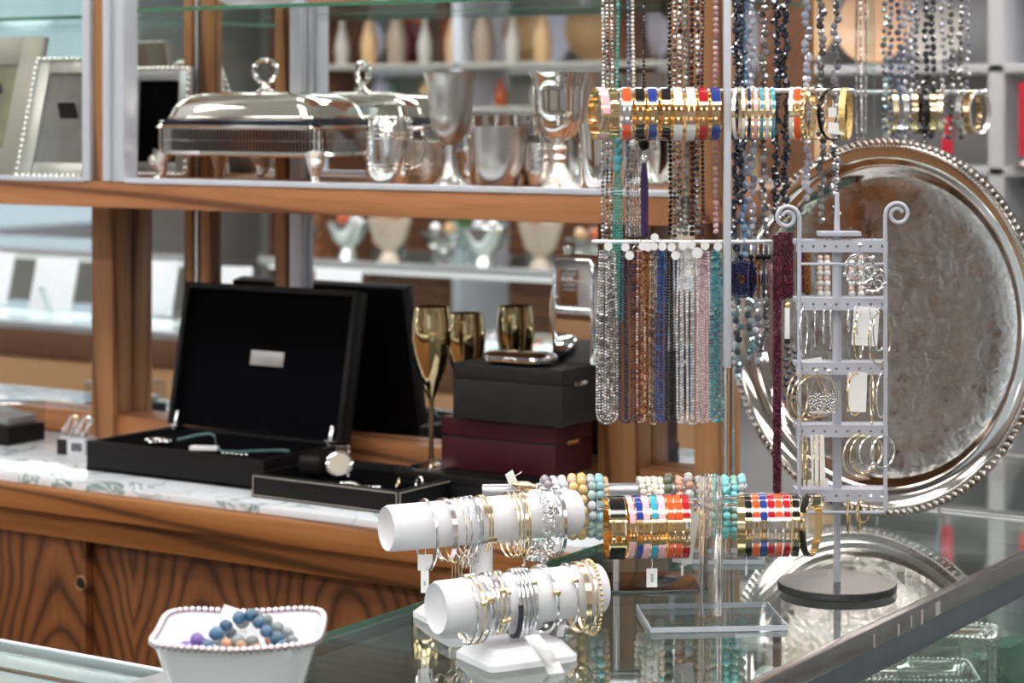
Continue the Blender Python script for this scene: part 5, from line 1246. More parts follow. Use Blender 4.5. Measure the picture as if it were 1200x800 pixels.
for px, m, yaw, lab in ((1046, PALEGOLD, 0, 'gold bangle nearest the post of the second stand'), (1058, SILVERW, 0, 'silver bangle on the second stand beside a gold one'), (1070, GOLD, -4, 'gold bangle in the middle of the second stand'), (1082, plain('black_bangle', srgb(24, 24, 26), .2), 0, 'black bangle on the second stand'),
                        (1092, GOLD, -6, 'gold bangle beside the black one on the second stand'), (1103, PALEGOLD, -14, 'pale gold bangle on the second stand'), (1128, SILVERW, -24, 'silver bangle near the end of the second stand'), (1140, GOLD, -30, 'gold bangle turned open at the end of the second stand'), (1147, plain('clear_bangle', (.9, .92, .92, 1), .05, .6), -42, 'clear bangle last on the second stand')):
    t = thing('bangle', lab, 'bangle', QK.p(QX(px), 0, QZ(108)+.0035-.0325), 0, 'bangles on the second stand', (0, 0, QK.a+R(yaw)))
    MB().arc(.030, .0315, .0015, .008, 0, 2*math.pi, 30).build('band', m, t)

# ================================================================== grey earring rack
EY = 2.53; SE = EY/2600
K = Fr((-1.0671, 2.3239, 0), 33); EXx = lambda px: (px-981)*SE; EZ = lambda py: 1.5-(py-125)*SE
t = thing('earring_rack', 'grey metal earring rack with five pierced tiers on a round base', 'display stand', K.p(0, 0, G0), K.a)
MB().lathe([(0, 0), (.067, 0), (.0675, .0015), (.0675, .0075), (.0665, .0085), (0, .0085)], 56).build('base', plain('dark_grey_base', srgb(92, 90, 94), .22, .8), t)
MB().lathe([(.0040, .008), (.0040, EZ(592)-G0), (.0054, EZ(590)-G0), (.0054, EZ(285)-G0), (.0034, EZ(268)-G0), (.0022, EZ(226)-G0), (0, EZ(225)-G0)], 18).build('pole', GREYPAINT, t)
HOLE = plain('hole_shadow_plug', srgb(30, 30, 34), .8)
tiers = [EZ(287.5), EZ(355), EZ(430), EZ(503), EZ(578)]
xl, xr = EXx(931), EXx(1038)
for z in tiers:
    for (ya, nm) in ((-.0150, 'front'), (.0150, 'rear')):
        s_ = MB(); zz = z-G0; zz += 0 if nm == 'front' else .0045
        # a strip with eight real holes: build it as a grid of frames round the holes
        n = 8; wd = (xr-xl)/n; hh = .0068 if nm == 'front' else .0022; hr = .0017 if nm == 'front' else .0010
        for i in range(n):
            cx = xl+wd*(i+.5); q = 8; ring_i = [(cx+hr*math.cos(2*math.pi*(k+.5)/q), zz+hr*math.sin(2*math.pi*(k+.5)/q)) for k in range(q)]
            ro = []
            for k in range(q):
                a = 2*math.pi*(k+.5)/q; c_, s2 = math.cos(a), math.sin(a); f_ = 1/max(abs(c_)/(wd/2), abs(s2)/hh); ro.append((cx+c_*f_, zz+s2*f_))
            co = [(cx+wd/2, zz+hh), (cx-wd/2, zz+hh), (cx-wd/2, zz-hh), (cx+wd/2, zz-hh)]
            vv = [(x, ya, z_) for x, z_ in ring_i]+[(x, ya, z_) for x, z_ in ro]+[(x, ya, z_) for x, z_ in co]
            ff = [(k, (k+1) % q, q+(k+1) % q, q+k) for k in range(q)]
            ff += [(q+0, q+1, 16), (q+2, q+3, 17), (q+4, q+5, 18), (q+6, q+7, 19)]
            s_._add(vv, ff)
        o = s_.build('pierced_strip', GREYPAINT, t, smooth=False); md = o.modifiers.new('sheet', 'SOLIDIFY'); md.thickness = .0012; md.offset = 0
    e_ = MB(); e_.b2((xl, -.0156, z-G0+.002), (xl+.0014, .0156, z-G0+.0068)); e_.b2((xr-.0014, -.0156, z-G0+.002), (xr, .0156, z-G0+.0068)); e_.b2((xl, -.0145, z-G0+.0050), (xr, .0145, z-G0+.0058))
    e_.build('tier_tray', GREYPAINT, t)
MB().b2((-.022, -.012, EZ(276)-G0), (.026, .012, EZ(271)-G0), .0006).build('top_plate', GREYPAINT, t)
for sgn, xw, cpx, cpy in ((-1, EXx(934.5), 920, 254), (1, EXx(1034.5), 1049, 250)):
    pts = [(xw, -.0175, EZ(594)-G0), (xw, -.0175, EZ(400)-G0), (xw, -.0175, EZ(272)-G0)]
    cx, cz = EXx(cpx), EZ(cpy)-G0; R0 = abs(xw-cx)
    for i in range(26):
        u = i/25; a = u*2*math.pi*1.45; r_ = R0*(1-.62*u); pts.append((cx-sgn*r_*math.cos(a), -.0175, cz+r_*math.sin(a)))
    MB().tube(pts, .0024, 9).build('scroll_wire', GREYPAINT, t)
MB().tube([(EXx(934.5), -.0175, EZ(594)-G0), (EXx(937), -.0175, EZ(597)-G0), (EXx(1032), -.0175, EZ(597)-G0), (EXx(1034.5), -.0175, EZ(594)-G0)], .0022, 9).build('bottom_wire', GREYPAINT, t)
MB().tube([(EXx(934.5), -.0175, EZ(308)-G0), (EXx(1034.5), -.0175, EZ(308)-G0)], .0016, 8).build('cross_wire', GREYPAINT, t)
for z in tiers: MB().tube([(xl+.003, -.0145, z-G0-.004), (xl+.003, -.0175, z-G0-.004)], .0012, 6).build('weld', GREYPAINT, t)
ge = 'earrings on the grey rack'
def hoop(px, py_top, rx, rz_, m, label, th=.0011, y=-.020, tw=None, flat=None):
    """rx, rz_ = half sizes in px as seen; the hoop is round and turned about its vertical axis"""
    Rr = rz_*SE; yaw = math.degrees(math.acos(max(.02, min(1, rx/rz_)))) if tw is None else tw
    t = thing('hoop_earring', label, 'earring', K.p(EXx(px), y, EZ(py_top)-Rr), 0, ge, (0, 0, K.a+R(90)+R(yaw)))
    n = 40; pts = [Vector((0, Rr*math.cos(2*math.pi*i/n), Rr*math.sin(2*math.pi*i/n))) for i in range(n)]
    MB().tube(pts, th, 7, True).build('hoop', m, t)
    MB().tube([(0, 0, Rr), (.0, .002, Rr+.003), (.002, .006, Rr+.001)], .0005, 5).build('post_wire', SILVERW, t)
    return t
def filigree(px, py, r, label):
    Rr = r*SE; t = thing('filigree_earring', label, 'earring', K.p(EXx(px), -.0215, EZ(py)), K.a, ge)
    f = MB(); M9 = Matrix.Rotation(R(90), 3, 'Z')
    f.ring((0, 0, 0), Rr, .0011, 34, 7, M9)
    for i in range(8):
        a = 2*math.pi*i/8; f.ring((Rr*.62*math.cos(a), 0, Rr*.62*math.sin(a)), Rr*.34, .0007, 16, 5, M9)
    f.ring((0, 0, 0), Rr*.3, .0008, 16, 5, M9)
    f.build('filigree', SILVERW, t)
    for i in range(7):
        a = R(-160+23.3*i); instance(bead_mesh(10, 7), 'drop_bead', t, (Rr*1.1*math.cos(a), 0, Rr*1.1*math.sin(a)), (0, 0, 0), (.0021,)*3, SILVERW)
    MB().tube([(0, 0, Rr), (0, 0, Rr+.004), (0, .004, Rr+.008)], .0008, 6).build('ear_hook', SILVERW, t)
    MB().ball((0, -.0015, Rr+.010), .0032, 10, 7).build('stud', SILVERW, t)
filigree(1004, 313, 17, 'round silver filigree earring, the nearer of two on the top tier')
filigree(1019, 325, 14, 'round silver filigree earring, the lower of two on the top tier')
for px, pt, rx, rz_, m, lab in (
    (939, 358, 8, 28, SILVERW, 'large silver hoop seen nearly edge on at the wire of tier two'), (952, 360, 3, 22, SILVERW, 'slim silver hoop second along tier two'), (962, 358, 2.5, 21, SILVERW, 'slim silver hoop third along tier two'), (970, 358, 4, 24, SILVERW, 'silver hoop just before the pole on tier two'),
    (991, 360, 3, 13, SILVERW, 'small silver hoop just past the pole on tier two'), (1003, 360, 5, 16, SILVERW, 'small silver hoop hanging on the card of tier two'), (1016, 362, 3, 27, SILVERW, 'silver hoop at the edge of the white card on tier two'), (1027, 360, 11, 24, SILVERW, 'silver hoop at the far end of tier two'),
    (1027, 364, 17, 30, GOLD, 'gold hoop at the far end behind the wire of tier two'), (1003, 366, 9, 26, GOLD, 'gold hoop behind the white card of tier two'),
    (932, 436, 15, 27, PALEGOLD, 'wide pale gold hoop hanging outside the wire of tier three'), (945, 437, 22, 26, GOLD, 'wide gold hoop, the foremost of three on tier three'), (955, 437, 24, 24, PALEGOLD, 'wide pale gold hoop behind the rhinestone drops'),
    (990, 435, 3, 21, PALEGOLD, 'slim rose gold hoop past the pole on tier three'), (999, 435, 13, 24, GOLD, 'gold hoop in front of the card on tier three'), (1018, 434, 3, 30, PALEGOLD, 'tall gold hoop edge on at tier three'), (1030, 434, 10, 26, SILVERW, 'silver oval hoop at the far end of tier three'),
    (938, 508, 4, 29, PALEGOLD, 'tall rose gold hoop first along tier four'), (942, 509, 3, 28, GOLD, 'tall gold hoop second along tier four'), (951, 508, 4, 28, PALEGOLD, 'tall rose gold hoop third along tier four'), (957, 509, 4, 28, GOLD, 'tall gold hoop fourth along tier four'),
    (1003, 506, 20, 24, PALEGOLD, 'wide gold hoop, the biggest on tier four'), (1010, 507, 19, 22, GOLD, 'wide gold hoop inside the biggest one on tier four'), (1017, 508, 15, 18, SILVERW, 'ridged silver hoop crossing the gold ones'), (1031, 508, 15, 18, SILVERW, 'ridged silver hoop at the end of tier four'),
    (991, 583, 4, 18, plain('old_gold', (.72, .56, .28, 1), .2, 1.0), 'small old gold hoop, the nearer pair below tier five'), (1003, 583, 4, 18, plain('old_gold_dark', (.66, .5, .24, 1), .2, 1.0), 'small old gold hoop, the farther pair below tier five'), (1008, 584, 9, 12, GOLD, 'gold ring earring behind the old gold hoops')):
    hoop(px, pt, rx, rz_, m, lab, th=.0009 if rz_ > 19 else .0012, y=-.020-.0006*(px % 7))
def drop_ear(px, label):
    t = thing('rhinestone_earring', label, 'earring', K.p(EXx(px), -.0225, EZ(432)), K.a, ge)
    MB().ball((0, -.002, 0), .0035, 10, 7).build('stud', SILVERW, t)
    f = MB(); f.tube([(0, 0, -.004), (-.006, 0, -.022), (-.009, 0, -.034), (-.006, 0, -.043), (0, 0, -.046), (.006, 0, -.043), (.009, 0, -.034), (.006, 0, -.022)], .0009, 6, True)
    for i in range(26):
        a = i*2.4; rr = .0085*math.sqrt(i/26); f.ball((rr*math.cos(a), -.0006, -.034+rr*math.sin(a)*1.1), .0015, 6, 4)
    for i in range(5): f.ball((-.006+.003*i, 0, -.047-.001*math.sin(i*1.57)), .0019, 7, 5)
    f.build('rhinestone_drop', SILVERW, t, kind='stuff')
drop_ear(953, 'rhinestone drop earring nearer the wire on tier three'); drop_ear(968, 'rhinestone drop earring nearer the pole on tier three')
def card(px, py0, py1, w, label, y, roll=0):
    o = MB().b2((-w*SE/2, -.0004, 0), (w*SE/2, .0004, (py1-py0)*SE)).build('earring_card', CARD); o.location = K.p(EXx(px), y, EZ(py1)); o.rotation_euler = (0, R(roll), K.a); tag(o, label, 'card', 'cards on the grey rack')
card(1010, 358, 403, 30, 'white earring card hanging from tier two', -.0168, 4); card(1001, 434, 480, 22, 'white earring card hanging from tier three', -.0168, 2)
card(957, 507, 560, 16, 'white earring card hanging from tier four behind gold hoops', -.0165, -2); card(957, 562, 575, 30, 'folded white card tucked above tier five', .004, -4)
card(952, 420, 427, 24, 'grey white card lying along tier three', .0, -10)

# ================================================================== the big engraved tray
TB = Vector((-1.208, 2.757, 0))
yawT, leanT, RT = R(11), R(5.5), .2445*1.03
t = thing('silver_tray', 'huge round engraved silver tray with a gadrooned rim leaning upright', 'tray', (TB.x, TB.y, G0+.003))
up = Vector((math.sin(leanT)*math.sin(-yawT)*-1, math.sin(leanT)*math.cos(yawT), math.cos(leanT)))
nrm = Vector((-math.sin(yawT)*math.cos(leanT), -math.cos(yawT)*math.cos(leanT), math.sin(leanT)))
xa = up.cross(nrm).normalized(); up = nrm.cross(xa)
t.scale = (1.03, 1.03, 1.03)
MT = Matrix((xa, up, nrm)).transposed()
t.rotation_euler = MT.to_euler(); t.location = Vector((TB.x, TB.y, G0+.004)) + up*RT
TRAYC = plain('tray_silver', (.66, .61, .57, 1), .06, 1.0)
r1 = RT
prof = [(.196, .004), (.200, .0075), (.206, .014), (.210, .0165), (.214, .0160), (.222, .0185), (.231, .0215), (.2345, .0235), (.237, .0225)]
MB().lathe(prof, 110).build('rim', TRAYC, t, ang=1.2)
MB().lathe([(0, .001), (.08, .001), (.160, .0015), (.185, .002), (.196, .004)], 96).build('well', engraved('engraved_silver', (.62, .57, .53, 1), .08, scale=70, strength=.24), t)
MB().lathe([(.2365, .0215), (.2445, .021), (.2445, .0175), (.2365, .0175)], 110).build('edge_band', TRAYC, t)
MB().lathe([(.2345, .0185), (.215, .012), (.20, .003), (.19, -.0005), (0, -.0015)], 64).build('underside', TRAYC, t)
gd_ = MB(); ng = 150
for i in range(ng):
    a = 2*math.pi*i/ng; gd_.ball((.2395*math.cos(a), .2395*math.sin(a), .0222), 1, 6, 4, (.0054, .0036, .0018), Matrix.Rotation(a+R(32), 3, 'Z'))
gd_.build('gadroon_border', plain('aged_border_silver', (.46, .42, .39, 1), .12, 1.0), t, kind='stuff')
c2 = MB()
for i in range(260):
    a = 2*math.pi*i/260; c2.ball((.2338*math.cos(a), .2338*math.sin(a), .0236), .0014, 5, 3)
c2.build('inner_beading', TRAYC, t, kind='stuff')
t2 = thing('plate_easel', 'thin wire easel propping up the big silver tray from behind', 'easel', (TB.x, TB.y, G0), -yawT)
MB().tube([(-.05, .075, .0025), (-.05, .052, .10), (-.05, .068, .20)], .0025, 8).build('leg', GREYPAINT, t2); MB().tube([(.05, .075, .0025), (.05, .052, .10), (.05, .068, .20)], .0025, 8).build('leg', GREYPAINT, t2); MB().tube([(-.05, .052, .10), (.05, .052, .10)], .0022, 8).build('cross_wire', GREYPAINT, t2)

# ================================================================== white bowl with a beaded rim
bc_ = Vector((-1.2562, 1.4974, G0))
t = thing('beaded_rim_bowl', 'square white ceramic bowl with a beaded silver rim on the counter corner', 'bowl', bc_, R(34.5))
def sqr(h, k, n=64):
    """rounded square with slightly drawn-out corners"""
    out = []
    for i in range(n):
        a = 2*math.pi*i/n; c_, s_ = math.cos(a), math.sin(a); p_ = 5.5
        r_ = h/((abs(c_)**p_+abs(s_)**p_)**(1/p_)); out.append((r_*c_, r_*s_))
    return out
def bowl_sec(h, z, wave=0.0):
    o = []
    for x, y in sqr(h*.97, 1):
        a = math.atan2(y, x); o.append((x, y, z+wave*(-math.cos(4*a))*.5))
    return o
def loft3(mb, secs, cap0=True, cap1=True):
    n = len(secs[0]); vv = [p for s_ in secs for p in s_]; ff = []
    for i in range(len(secs)-1):
        for k in range(n): ff.append((i*n+k, i*n+(k+1) % n, (i+1)*n+(k+1) % n, (i+1)*n+k))
    if cap0: ff.append(tuple(range(n-1, -1, -1)))
    if cap1: ff.append(tuple((len(secs)-1)*n+k for k in range(n)))
    return mb._add(vv, ff)
BH = .0905
loft3(MB(), [bowl_sec(.036, 0), bowl_sec(.042, .002), bowl_sec(.056, .040, .001), bowl_sec(.070, BH-.006, .0025), bowl_sec(.0735, BH, .003), bowl_sec(.0715, BH+.001, .003), bowl_sec(.066, BH-.008, .004), bowl_sec(.061, .070, .002), bowl_sec(.052, .0655, .0), bowl_sec(.02, .0645)]).build('body', CERAM, t, ang=1.1)
rim = bowl_sec(.0738, BH+.0028, .003)
rb = MB(); pts = resample([Vector(p) for p in rim]+[Vector(rim[0])], .0058)
for p in pts: rb.ball(p, .0034, 9, 6)
rb.build('beaded_rim', plain('pinkish_silver', (.62, .54, .58, 1), .15, 1.0), t, kind='stuff')
def pile(label, m, pts, r):
    t = thing('bead_bracelet', label, 'bracelet', pts[0], 0, 'bead bracelets in the white bowl')
    c0 = FB.p(0, 0, zb_); r *= 1.24
    pts = [c0+Vector(((p-c0).x*1.22, (p-c0).y*1.22, (p-c0).z*1.15+.0005)) for p in (Vector(q) for q in pts)]
    t.location = pts[0]
    for i, p in enumerate(pts): instance(bead_mesh(10, 7, (1, 1, .85)), 'bead', t, Vector(p)-Vector(pts[0]), (rnd.random(), rnd.random(), rnd.random()), (r*rnd.uniform(.9, 1.1),)*3, m)
FB = Fr((bc_.x-.004, bc_.y+.008, 0), 34.5); zb_ = G0+.0705
BLUEST = stone('blue_apatite', srgb(34, 74, 108), srgb(62, 106, 136), .06); GREYST = stone('grey_labradorite', srgb(84, 100, 108), srgb(140, 146, 144), .12); PURST = stone('purple_agate', srgb(96, 70, 150), srgb(140, 112, 186), .15); AMBST = stone('amber_agate', srgb(196, 140, 84), srgb(150, 110, 96), .15)
pile('deep blue bead bracelet curled on top in the white bowl', BLUEST, [FB.p(x, y, zb_+z) for x, y, z in ((-.024, -.012, .008), (-.018, -.004, .015), (-.012, .004, .019), (-.003, .008, .024), (.006, .008, .026), (.012, .001, .022), (.018, -.006, .017), (.026, -.010, .012), (.030, -.018, .008), (.022, -.024, .007), (.010, -.026, .006), (-.002, -.027, .006), (-.013, -.024, .006))], .0054)
pile('grey labradorite bead bracelet behind the deep blue one in the bowl', GREYST, [FB.p(x, y, zb_+z) for x, y, z in ((-.002, .022, .018), (.007, .024, .021), (.016, .020, .019), (.024, .014, .015), (.032, .008, .012), (.036, -.002, .008), (.038, -.012, .006), (.008, -.010, .010), (-.002, -.008, .010), (-.010, .018, .010), (-.018, .014, .006))], .0053)
pile('purple agate bead bracelet at the edge of the pile in the bowl', PURST, [FB.p(x, y, zb_+z) for x, y, z in ((-.038, -.016, .008), (-.031, -.010, .012), (-.028, -.022, .006), (-.036, -.026, .005), (-.012, -.036, .0055), (-.022, -.032, .006))], .0054)
pile('amber and pink agate beads in the middle of the pile in the bowl', AMBST, [FB.p(x, y, zb_+z) for x, y, z in ((-.010, -.012, .009), (.001, -.017, .009), (.020, .004, .008), (.012, -.017, .006))], .0050)
o = MB().box((0, 0, 0), (.028, .0006, .02), 0).build('paper_slip', CARD); o.location = FB.p(-.010, .040, zb_+.020); o.rotation_euler = (R(-38), R(20), FB.a); tag(o, 'folded white paper slip behind the beads in the bowl', 'tag')

# ================================================================== inside the counters
def inner_tray(label, c, rz, L_, W_):
    t = thing('bead_edged_tray', label, 'tray', c, R(rz), 'silver trays inside the counter')
    loft(MB(), [(rrect(L_-.02, W_-.02, .01), 0), (rrect(L_, W_, .012), .012), (rrect(L_-.006, W_-.006, .012), .0125), (rrect(L_-.03, W_-.03, .01), .004), (rrect(.02, .02, .005), .0035)]).build('body', SILVER, t)
    b_ = MB()
    for p, d in along(rrect(L_-.002, W_-.002, .012), .0062): b_.ball((p.x, p.y, .0135), .003, 7, 5)
    b_.build('beaded_edge', SILVERW, t, kind='stuff')
p = atz(1075, 783, .80); inner_tray('rectangular silver tray with a beaded edge low behind the front glass', (p.x-.01, p.y, .7835), 30, .16, .11)
p = atz(1130, 742, .862)
o = MB().b2((-.055, -.05, 0), (.055, .05, .072), .003).build('display_riser', pane_mat('clear_riser', (.84, .9, .89, 1), 1.2)); o.location = (p.x-.01, p.y-.02, .7835); o.rotation_euler = (0, 0, R(12)); tag(o, 'frosted display riser holding a small silver tray inside the counter', 'riser')
inner_tray('small silver tray raised on the frosted riser inside the counter', (p.x-.01, p.y-.02, .856), 18, .11, .075)
p = atz(1082, 770, .79)
t = thing('crystal_bottle', 'small crystal perfume bottle beside the beaded tray inside the counter', 'bottle', (p.x+.045, p.y+.06, .7835))
MB().lathe([(0, 0), (.018, 0), (.020, .004), (.020, .035), (.008, .042), (.008, .05), (0, .05)], 8).build('body', glass_mat('teal_crystal', (.8, .95, .95, 1), 0, 1.5), t); MB().ball((0, 0, .058), .010, 8, 6).build('stopper', SILVERW, t)
p = atz(1193, 790, .80); o = MB().b2((-.012, -.03, 0), (.012, .03, .055), .002).build('green_box', plain('green_carton', srgb(20, 92, 64), .5)); o.location = (p.x-.012, p.y, .7835); tag(o, 'dark green box inside the counter at the far edge of the glass', 'box')
for i in range(7):
    o = MB().box((0, 0, .006), (.05, .035, .012), .003).build('ring_box', (WHITE, CARD)[i % 2]); o.location = (-1.34+.05*(i % 3), 1.80+.14*i, .7835); o.rotation_euler = (0, 0, R(20*i))
    tag(o, 'small white ring box lying on the inner glass shelf', 'box', 'white ring boxes inside the counter')
p = atz(430, 772, .79); 
t = thing('price_card', 'white folded price card lying inside the counter beside the bowl', 'card', (-1.375, 1.76, .7835), R(30)); MB().box((0, 0, .009), (.07, .04, .001), 0, Euler((R(12), 0, 0))).build('card', CARD, t)
p = atz(124, 792, .8535)
o = MB().box((0, 0, .0008), (.055, .05, .0015), 0).build('grey_pad', plain('grey_linen', srgb(138, 134, 140), .9, bump=.5, bscale=500)); o.location = (p.x, p.y-.02, .8535); o.rotation_euler = (0, 0, R(20)); tag(o, 'grey linen pad lying inside the side counter', 'pad')

# ================================================================== the shop beyond: what the mirrors and the gaps show
BROWN = oak('dark_shop_oak', 0, srgb(70, 38, 20), srgb(112, 66, 36), srgb(136, 86, 50))
SHELFW = plain('white_shop_shelf', srgb(226, 230, 234), .4)
TERRA = plain('terracotta_glaze', srgb(196, 92, 48), .25); SANDP = plain('sand_glaze', srgb(214, 176, 130), .25); LILACW = plain('lilac_white_glaze', srgb(214, 212, 228), .2); PALEP = plain('pale_pottery', srgb(196, 192, 184), .35)
REDW = plain('red_wax', srgb(196, 30, 52), .4)
def plate_on_edge(x, y, z, r, m, label, rz, m2=None, group='plates on the far wall shelves'):
    t = thing('display_plate', label, 'plate', (x, y, z+r), 0, group, (R(78), 0, rz))
    MB().lathe([(0, 0), (r*.55, 0), (r*.62, .006), (r, .016), (r, .019), (r*.6, .010), (0, .005)], 36).build('plate', m, t)
    if m2: MB().lathe([(0, .0055), (r*.52, .0055), (r*.56, .0075)], 30).build('glaze_centre', m2, t)
def vase(x, y, z, h, m, label, group, k=1.0):
    lathe_thing('vase', label, 'vase', [(0, 0), (.3*h*k, 0), (.34*h*k, .1*h), (.38*h*k, .4*h), (.22*h*k, .72*h), (.12*h*k, .84*h), (.17*h*k, h), (.15*h*k, h), (.1*h*k, .84*h), (0, .7*h)], m, (x, y, z), group, 20)
# wall shelves on the front wall (seen in the mirror)
t = thing('wall_shelving', 'tall oak wall shelving lined with plates and vases seen in the mirror', 'shelving', (-5.4, Y0+.02, 0))
for x in (-2.2, -1.1, .0, 1.1, 2.2): MB().b2((x-.03, 0, 0), (x+.03, .36, 2.4), .004).build('upright', BROWN, t)
for z in (.10, .62, 1.08, 1.42, 1.70, 2.05, 2.37): MB().b2((-2.2, .01, z-.03), (2.2, .36, z), .004).build('shelf', SHELFW if z > 1.1 else BROWN, t)
MB().b2((-2.2, .0, .1), (2.2, .012, 2.4)).build('back_panel', plain('sage_back', srgb(176, 176, 166), .8), t)
MB().b2((-2.2, .30, .12), (2.2, .345, 1.05)).build('cupboard_front', BROWN, t)
for i in range(15):
    x = -7.4+.29*i; z = 1.703; m = (SANDP, LILACW, TERRA, PALEP, SANDP, LILACW)[i % 6]
    plate_on_edge(x, -3.80, z, .115+.015*(i % 3), m, ('sand', 'lilac white', 'terracotta', 'grey', 'tan', 'pale lilac')[i % 6]+' plate upright on the far wall shelf, '+('window end', 'centre', 'island end')[min(2, i//6)], R(180), (CERAM if m is TERRA else None))
for i in range(18):
    vase(-7.5+.25*i, -3.80, (1.423, 1.083)[i % 2], .16+.05*(i % 3), (PALEP, SANDP, LILACW, plain('moss_glaze', srgb(112, 120, 88), .3), TERRA)[i % 5], ('grey', 'sand', 'lilac', 'moss green', 'terracotta')[i % 5]+' pottery vase on the '+('upper', 'lower')[i % 2]+' far wall shelf, bay '+('by the window', 'second from the window', 'before the mirror')[min(2, i//6)], 'vases on the far wall shelves', .9)
# nearer display shelving in the reflected room
t = thing('island_shelving', 'open white island shelving with plates and bottles seen in the mirror', 'shelving', (-4.3, -1.15, 0))
for x in (-.95, -.3, .35, .95): MB().b2((x-.02, -.16, 0), (x+.02, .16, 2.0), .003).build('upright', BROWN if x != -.3 else ALUW, t)
for z in (.5, 1.50, 1.66, 1.93): MB().b2((-.95, -.16, z-.02), (.95, .16, z), .003).build('shelf', plain('grey_island_board', srgb(176, 172, 164), .5), t)
for x, r, m, m2, lab in ((-4.72, .115, TERRA, CERAM, 'terracotta plate with a white centre on the island shelving'), (-4.98, .09, plain('plum_glaze', srgb(110, 40, 48), .3), None, 'plum red plate at the end of the island shelving'), (-4.46, .105, SANDP, None, 'sand coloured plate on the island shelving'), (-4.18, .115, SANDP, LILACW, 'sand plate with a pale centre on the island shelving'), (-3.98, .125, LILACW, None, 'lilac white plate on the island shelving'), (-3.60, .12, LILACW, None, 'lilac white plate at the far end of the island shelving')):
    plate_on_edge(x, -1.22, 1.6615, r*.93, m, lab, R(0), m2, 'plates on the island shelving')
for i in range(11):
    vase(-5.15+.165*i+(.04 if i in (3, 7) else 0), -1.12, 1.5013, .08+.022*(i % 3), (PALEP, plain('green_bottle', srgb(96, 130, 110), .15), SANDP, LILACW, TERRA)[i % 5], ('pale', 'green', 'sand', 'lilac', 'terracotta')[i % 5]+' little vase on the middle island board, '+('brown upright end', 'centre', 'mirror end')[min(2, i//4)], 'little vases on the island shelving', .7)
# showcase row between
for k, (xa, xb, ya, yb) in enumerate(((-7.2, -4.9, -.55, .0), (-4.8, -2.9, -.65, -.1))):
    t = thing('lit_showcase', ('brightly lit glass showcase at the far end of the shop', 'brightly lit glass showcase opposite the mirror')[k], 'counter', (0, 0, 0))
    MB().b2((xa, ya, 0), (xb, yb, .62), .004).build('cabinet', BROWN if k else SHELFW, t)
    MB().b2((xa, ya, .985), (xb, yb, .993)).build('glass_top', COUNTERG, t)
    MB().b2((xa+.02, ya+.02, .62), (xb-.02, yb-.02, .63)).build('pale_deck', plain('pale_deck', srgb(186, 180, 172), .6), t)
    MB().b2((xa, yb-.006, .62), (xb, yb, .985)).build('glass_front', PANE, t)
    f_ = MB(); f_.b2((xa, yb-.01, .97), (xb, yb+.004, .995), .002); f_.b2((xa, yb-.01, .62), (xb, yb+.004, .645), .002); f_.build('frame', ALU, t)
    MB().b2((xa+.03, yb-.035, .955), (xb-.03, yb-.015, .968)).build('case_lamp', CASELIGHT, t)
    for i in range(9):
        x = xa+.18+(xb-xa-.3)*i/8
        o = MB().box((0, 0, .02), (.15, .11, .04), .006).build('white_pad', WHITE); o.location = (x, (ya+yb)/2, .6305); o.rotation_euler = (R(18), 0, R(10*(i % 3))); o.location.z = .650
        tag(o, 'white jewelry pad tilted in the '+('far', 'near')[k]+' lit showcase, '+('outer end', 'centre', 'inner end')[i//3], 'pad', 'jewelry pads in the lit showcases')
# things on the side counter and showcases
for i in range(7):
    t = thing('necklace_bust', 'white necklace display easel on the side counter, '+('nearest the bowl', 'second from the bowl', 'third from the bowl', 'fourth from the bowl', 'fifth from the bowl', 'sixth from the bowl', 'farthest from the bowl')[i], 'display stand', (-3.35-.30*i, 1.36+.06*(i % 2), CZ+.0003), R(160), 'white display easels on the side counter')
    MB().box((0, 0, .075), (.12, .012, .15), .004, Euler((R(-22), 0, 0))).build('panel', WHITE, t)
    MB().box((0, -.05, .04), (.02, .008, .10), .002, Euler((R(35), 0, 0))).build('prop', WHITE, t)
LEAF = plain('leaf_green', srgb(112, 150, 84), .5)
for i, x in enumerate((-4.55, -4.25, -3.95)):
    t = thing('potted_plant', ('leafy green plant in a clear vase beside the showcase end', 'small leafy plant in the middle of the lit showcase', 'leafy plant nearest the mirror on the lit showcase')[i], 'plant', (x, -.53, .9935))
    MB().lathe([(0, 0), (.04, 0), (.05, .05), (.06, .10), (.056, .10), (.045, .05), (0, .01)], 20).build('vase', pane_mat('vase_glass', (.85, .92, .9, 1), 1.4), t)
    l_ = MB()
    for j in range(46):
        a = j*2.4; e_ = R(20+60*rnd.random()); L_ = .06+.07*rnd.random(); d = Vector((math.cos(a)*math.cos(e_), math.sin(a)*math.cos(e_), math.sin(e_)))
        s_ = d.cross(Vector((0, 0, 1))).normalized()*.014; b0 = Vector((0, 0, .09)); l_._add([b0, b0+d*L_*.6+s_, b0+d*L_, b0+d*L_*.6-s_], [(0, 1, 2, 3)])
    l_.build('leaves', LEAF, t, kind='stuff')
for i in range(9):
    x = -4.70+.19*i
    t = thing('crystal_bowl', ('clear crystal bowl', 'silver footed bowl', 'pale cream dish')[i % 3]+' on the lit showcase opposite the mirror, '+('plant end', 'middle', 'mirror end')[i//3], 'bowl', (x, -.19-.03*(i % 2), .9935), 0, 'bowls on the lit showcase')
    MB().lathe([(0, 0), (.035, 0), (.03, .01), (.02, .03), (.05, .06), (.075, .10+.02*(i % 3)), (.071, .10+.02*(i % 3)), (.045, .062), (0, .045)], 16).build('bowl', (glass_mat('cut_crystal', (1, 1, 1, 1), .05, 1.4) if i == 0 else bpy.data.materials['cut_crystal'], SILVERW, CREAMST)[i % 3], t)
    for j in range(4): MB().ball((.03*math.cos(j*1.7), .03*math.sin(j*1.7), .11+.02*(i % 3)), .020, 10, 7).build('filling', (SILVERW, CERAM, TERRA, SANDP)[(i+j) % 4], t)
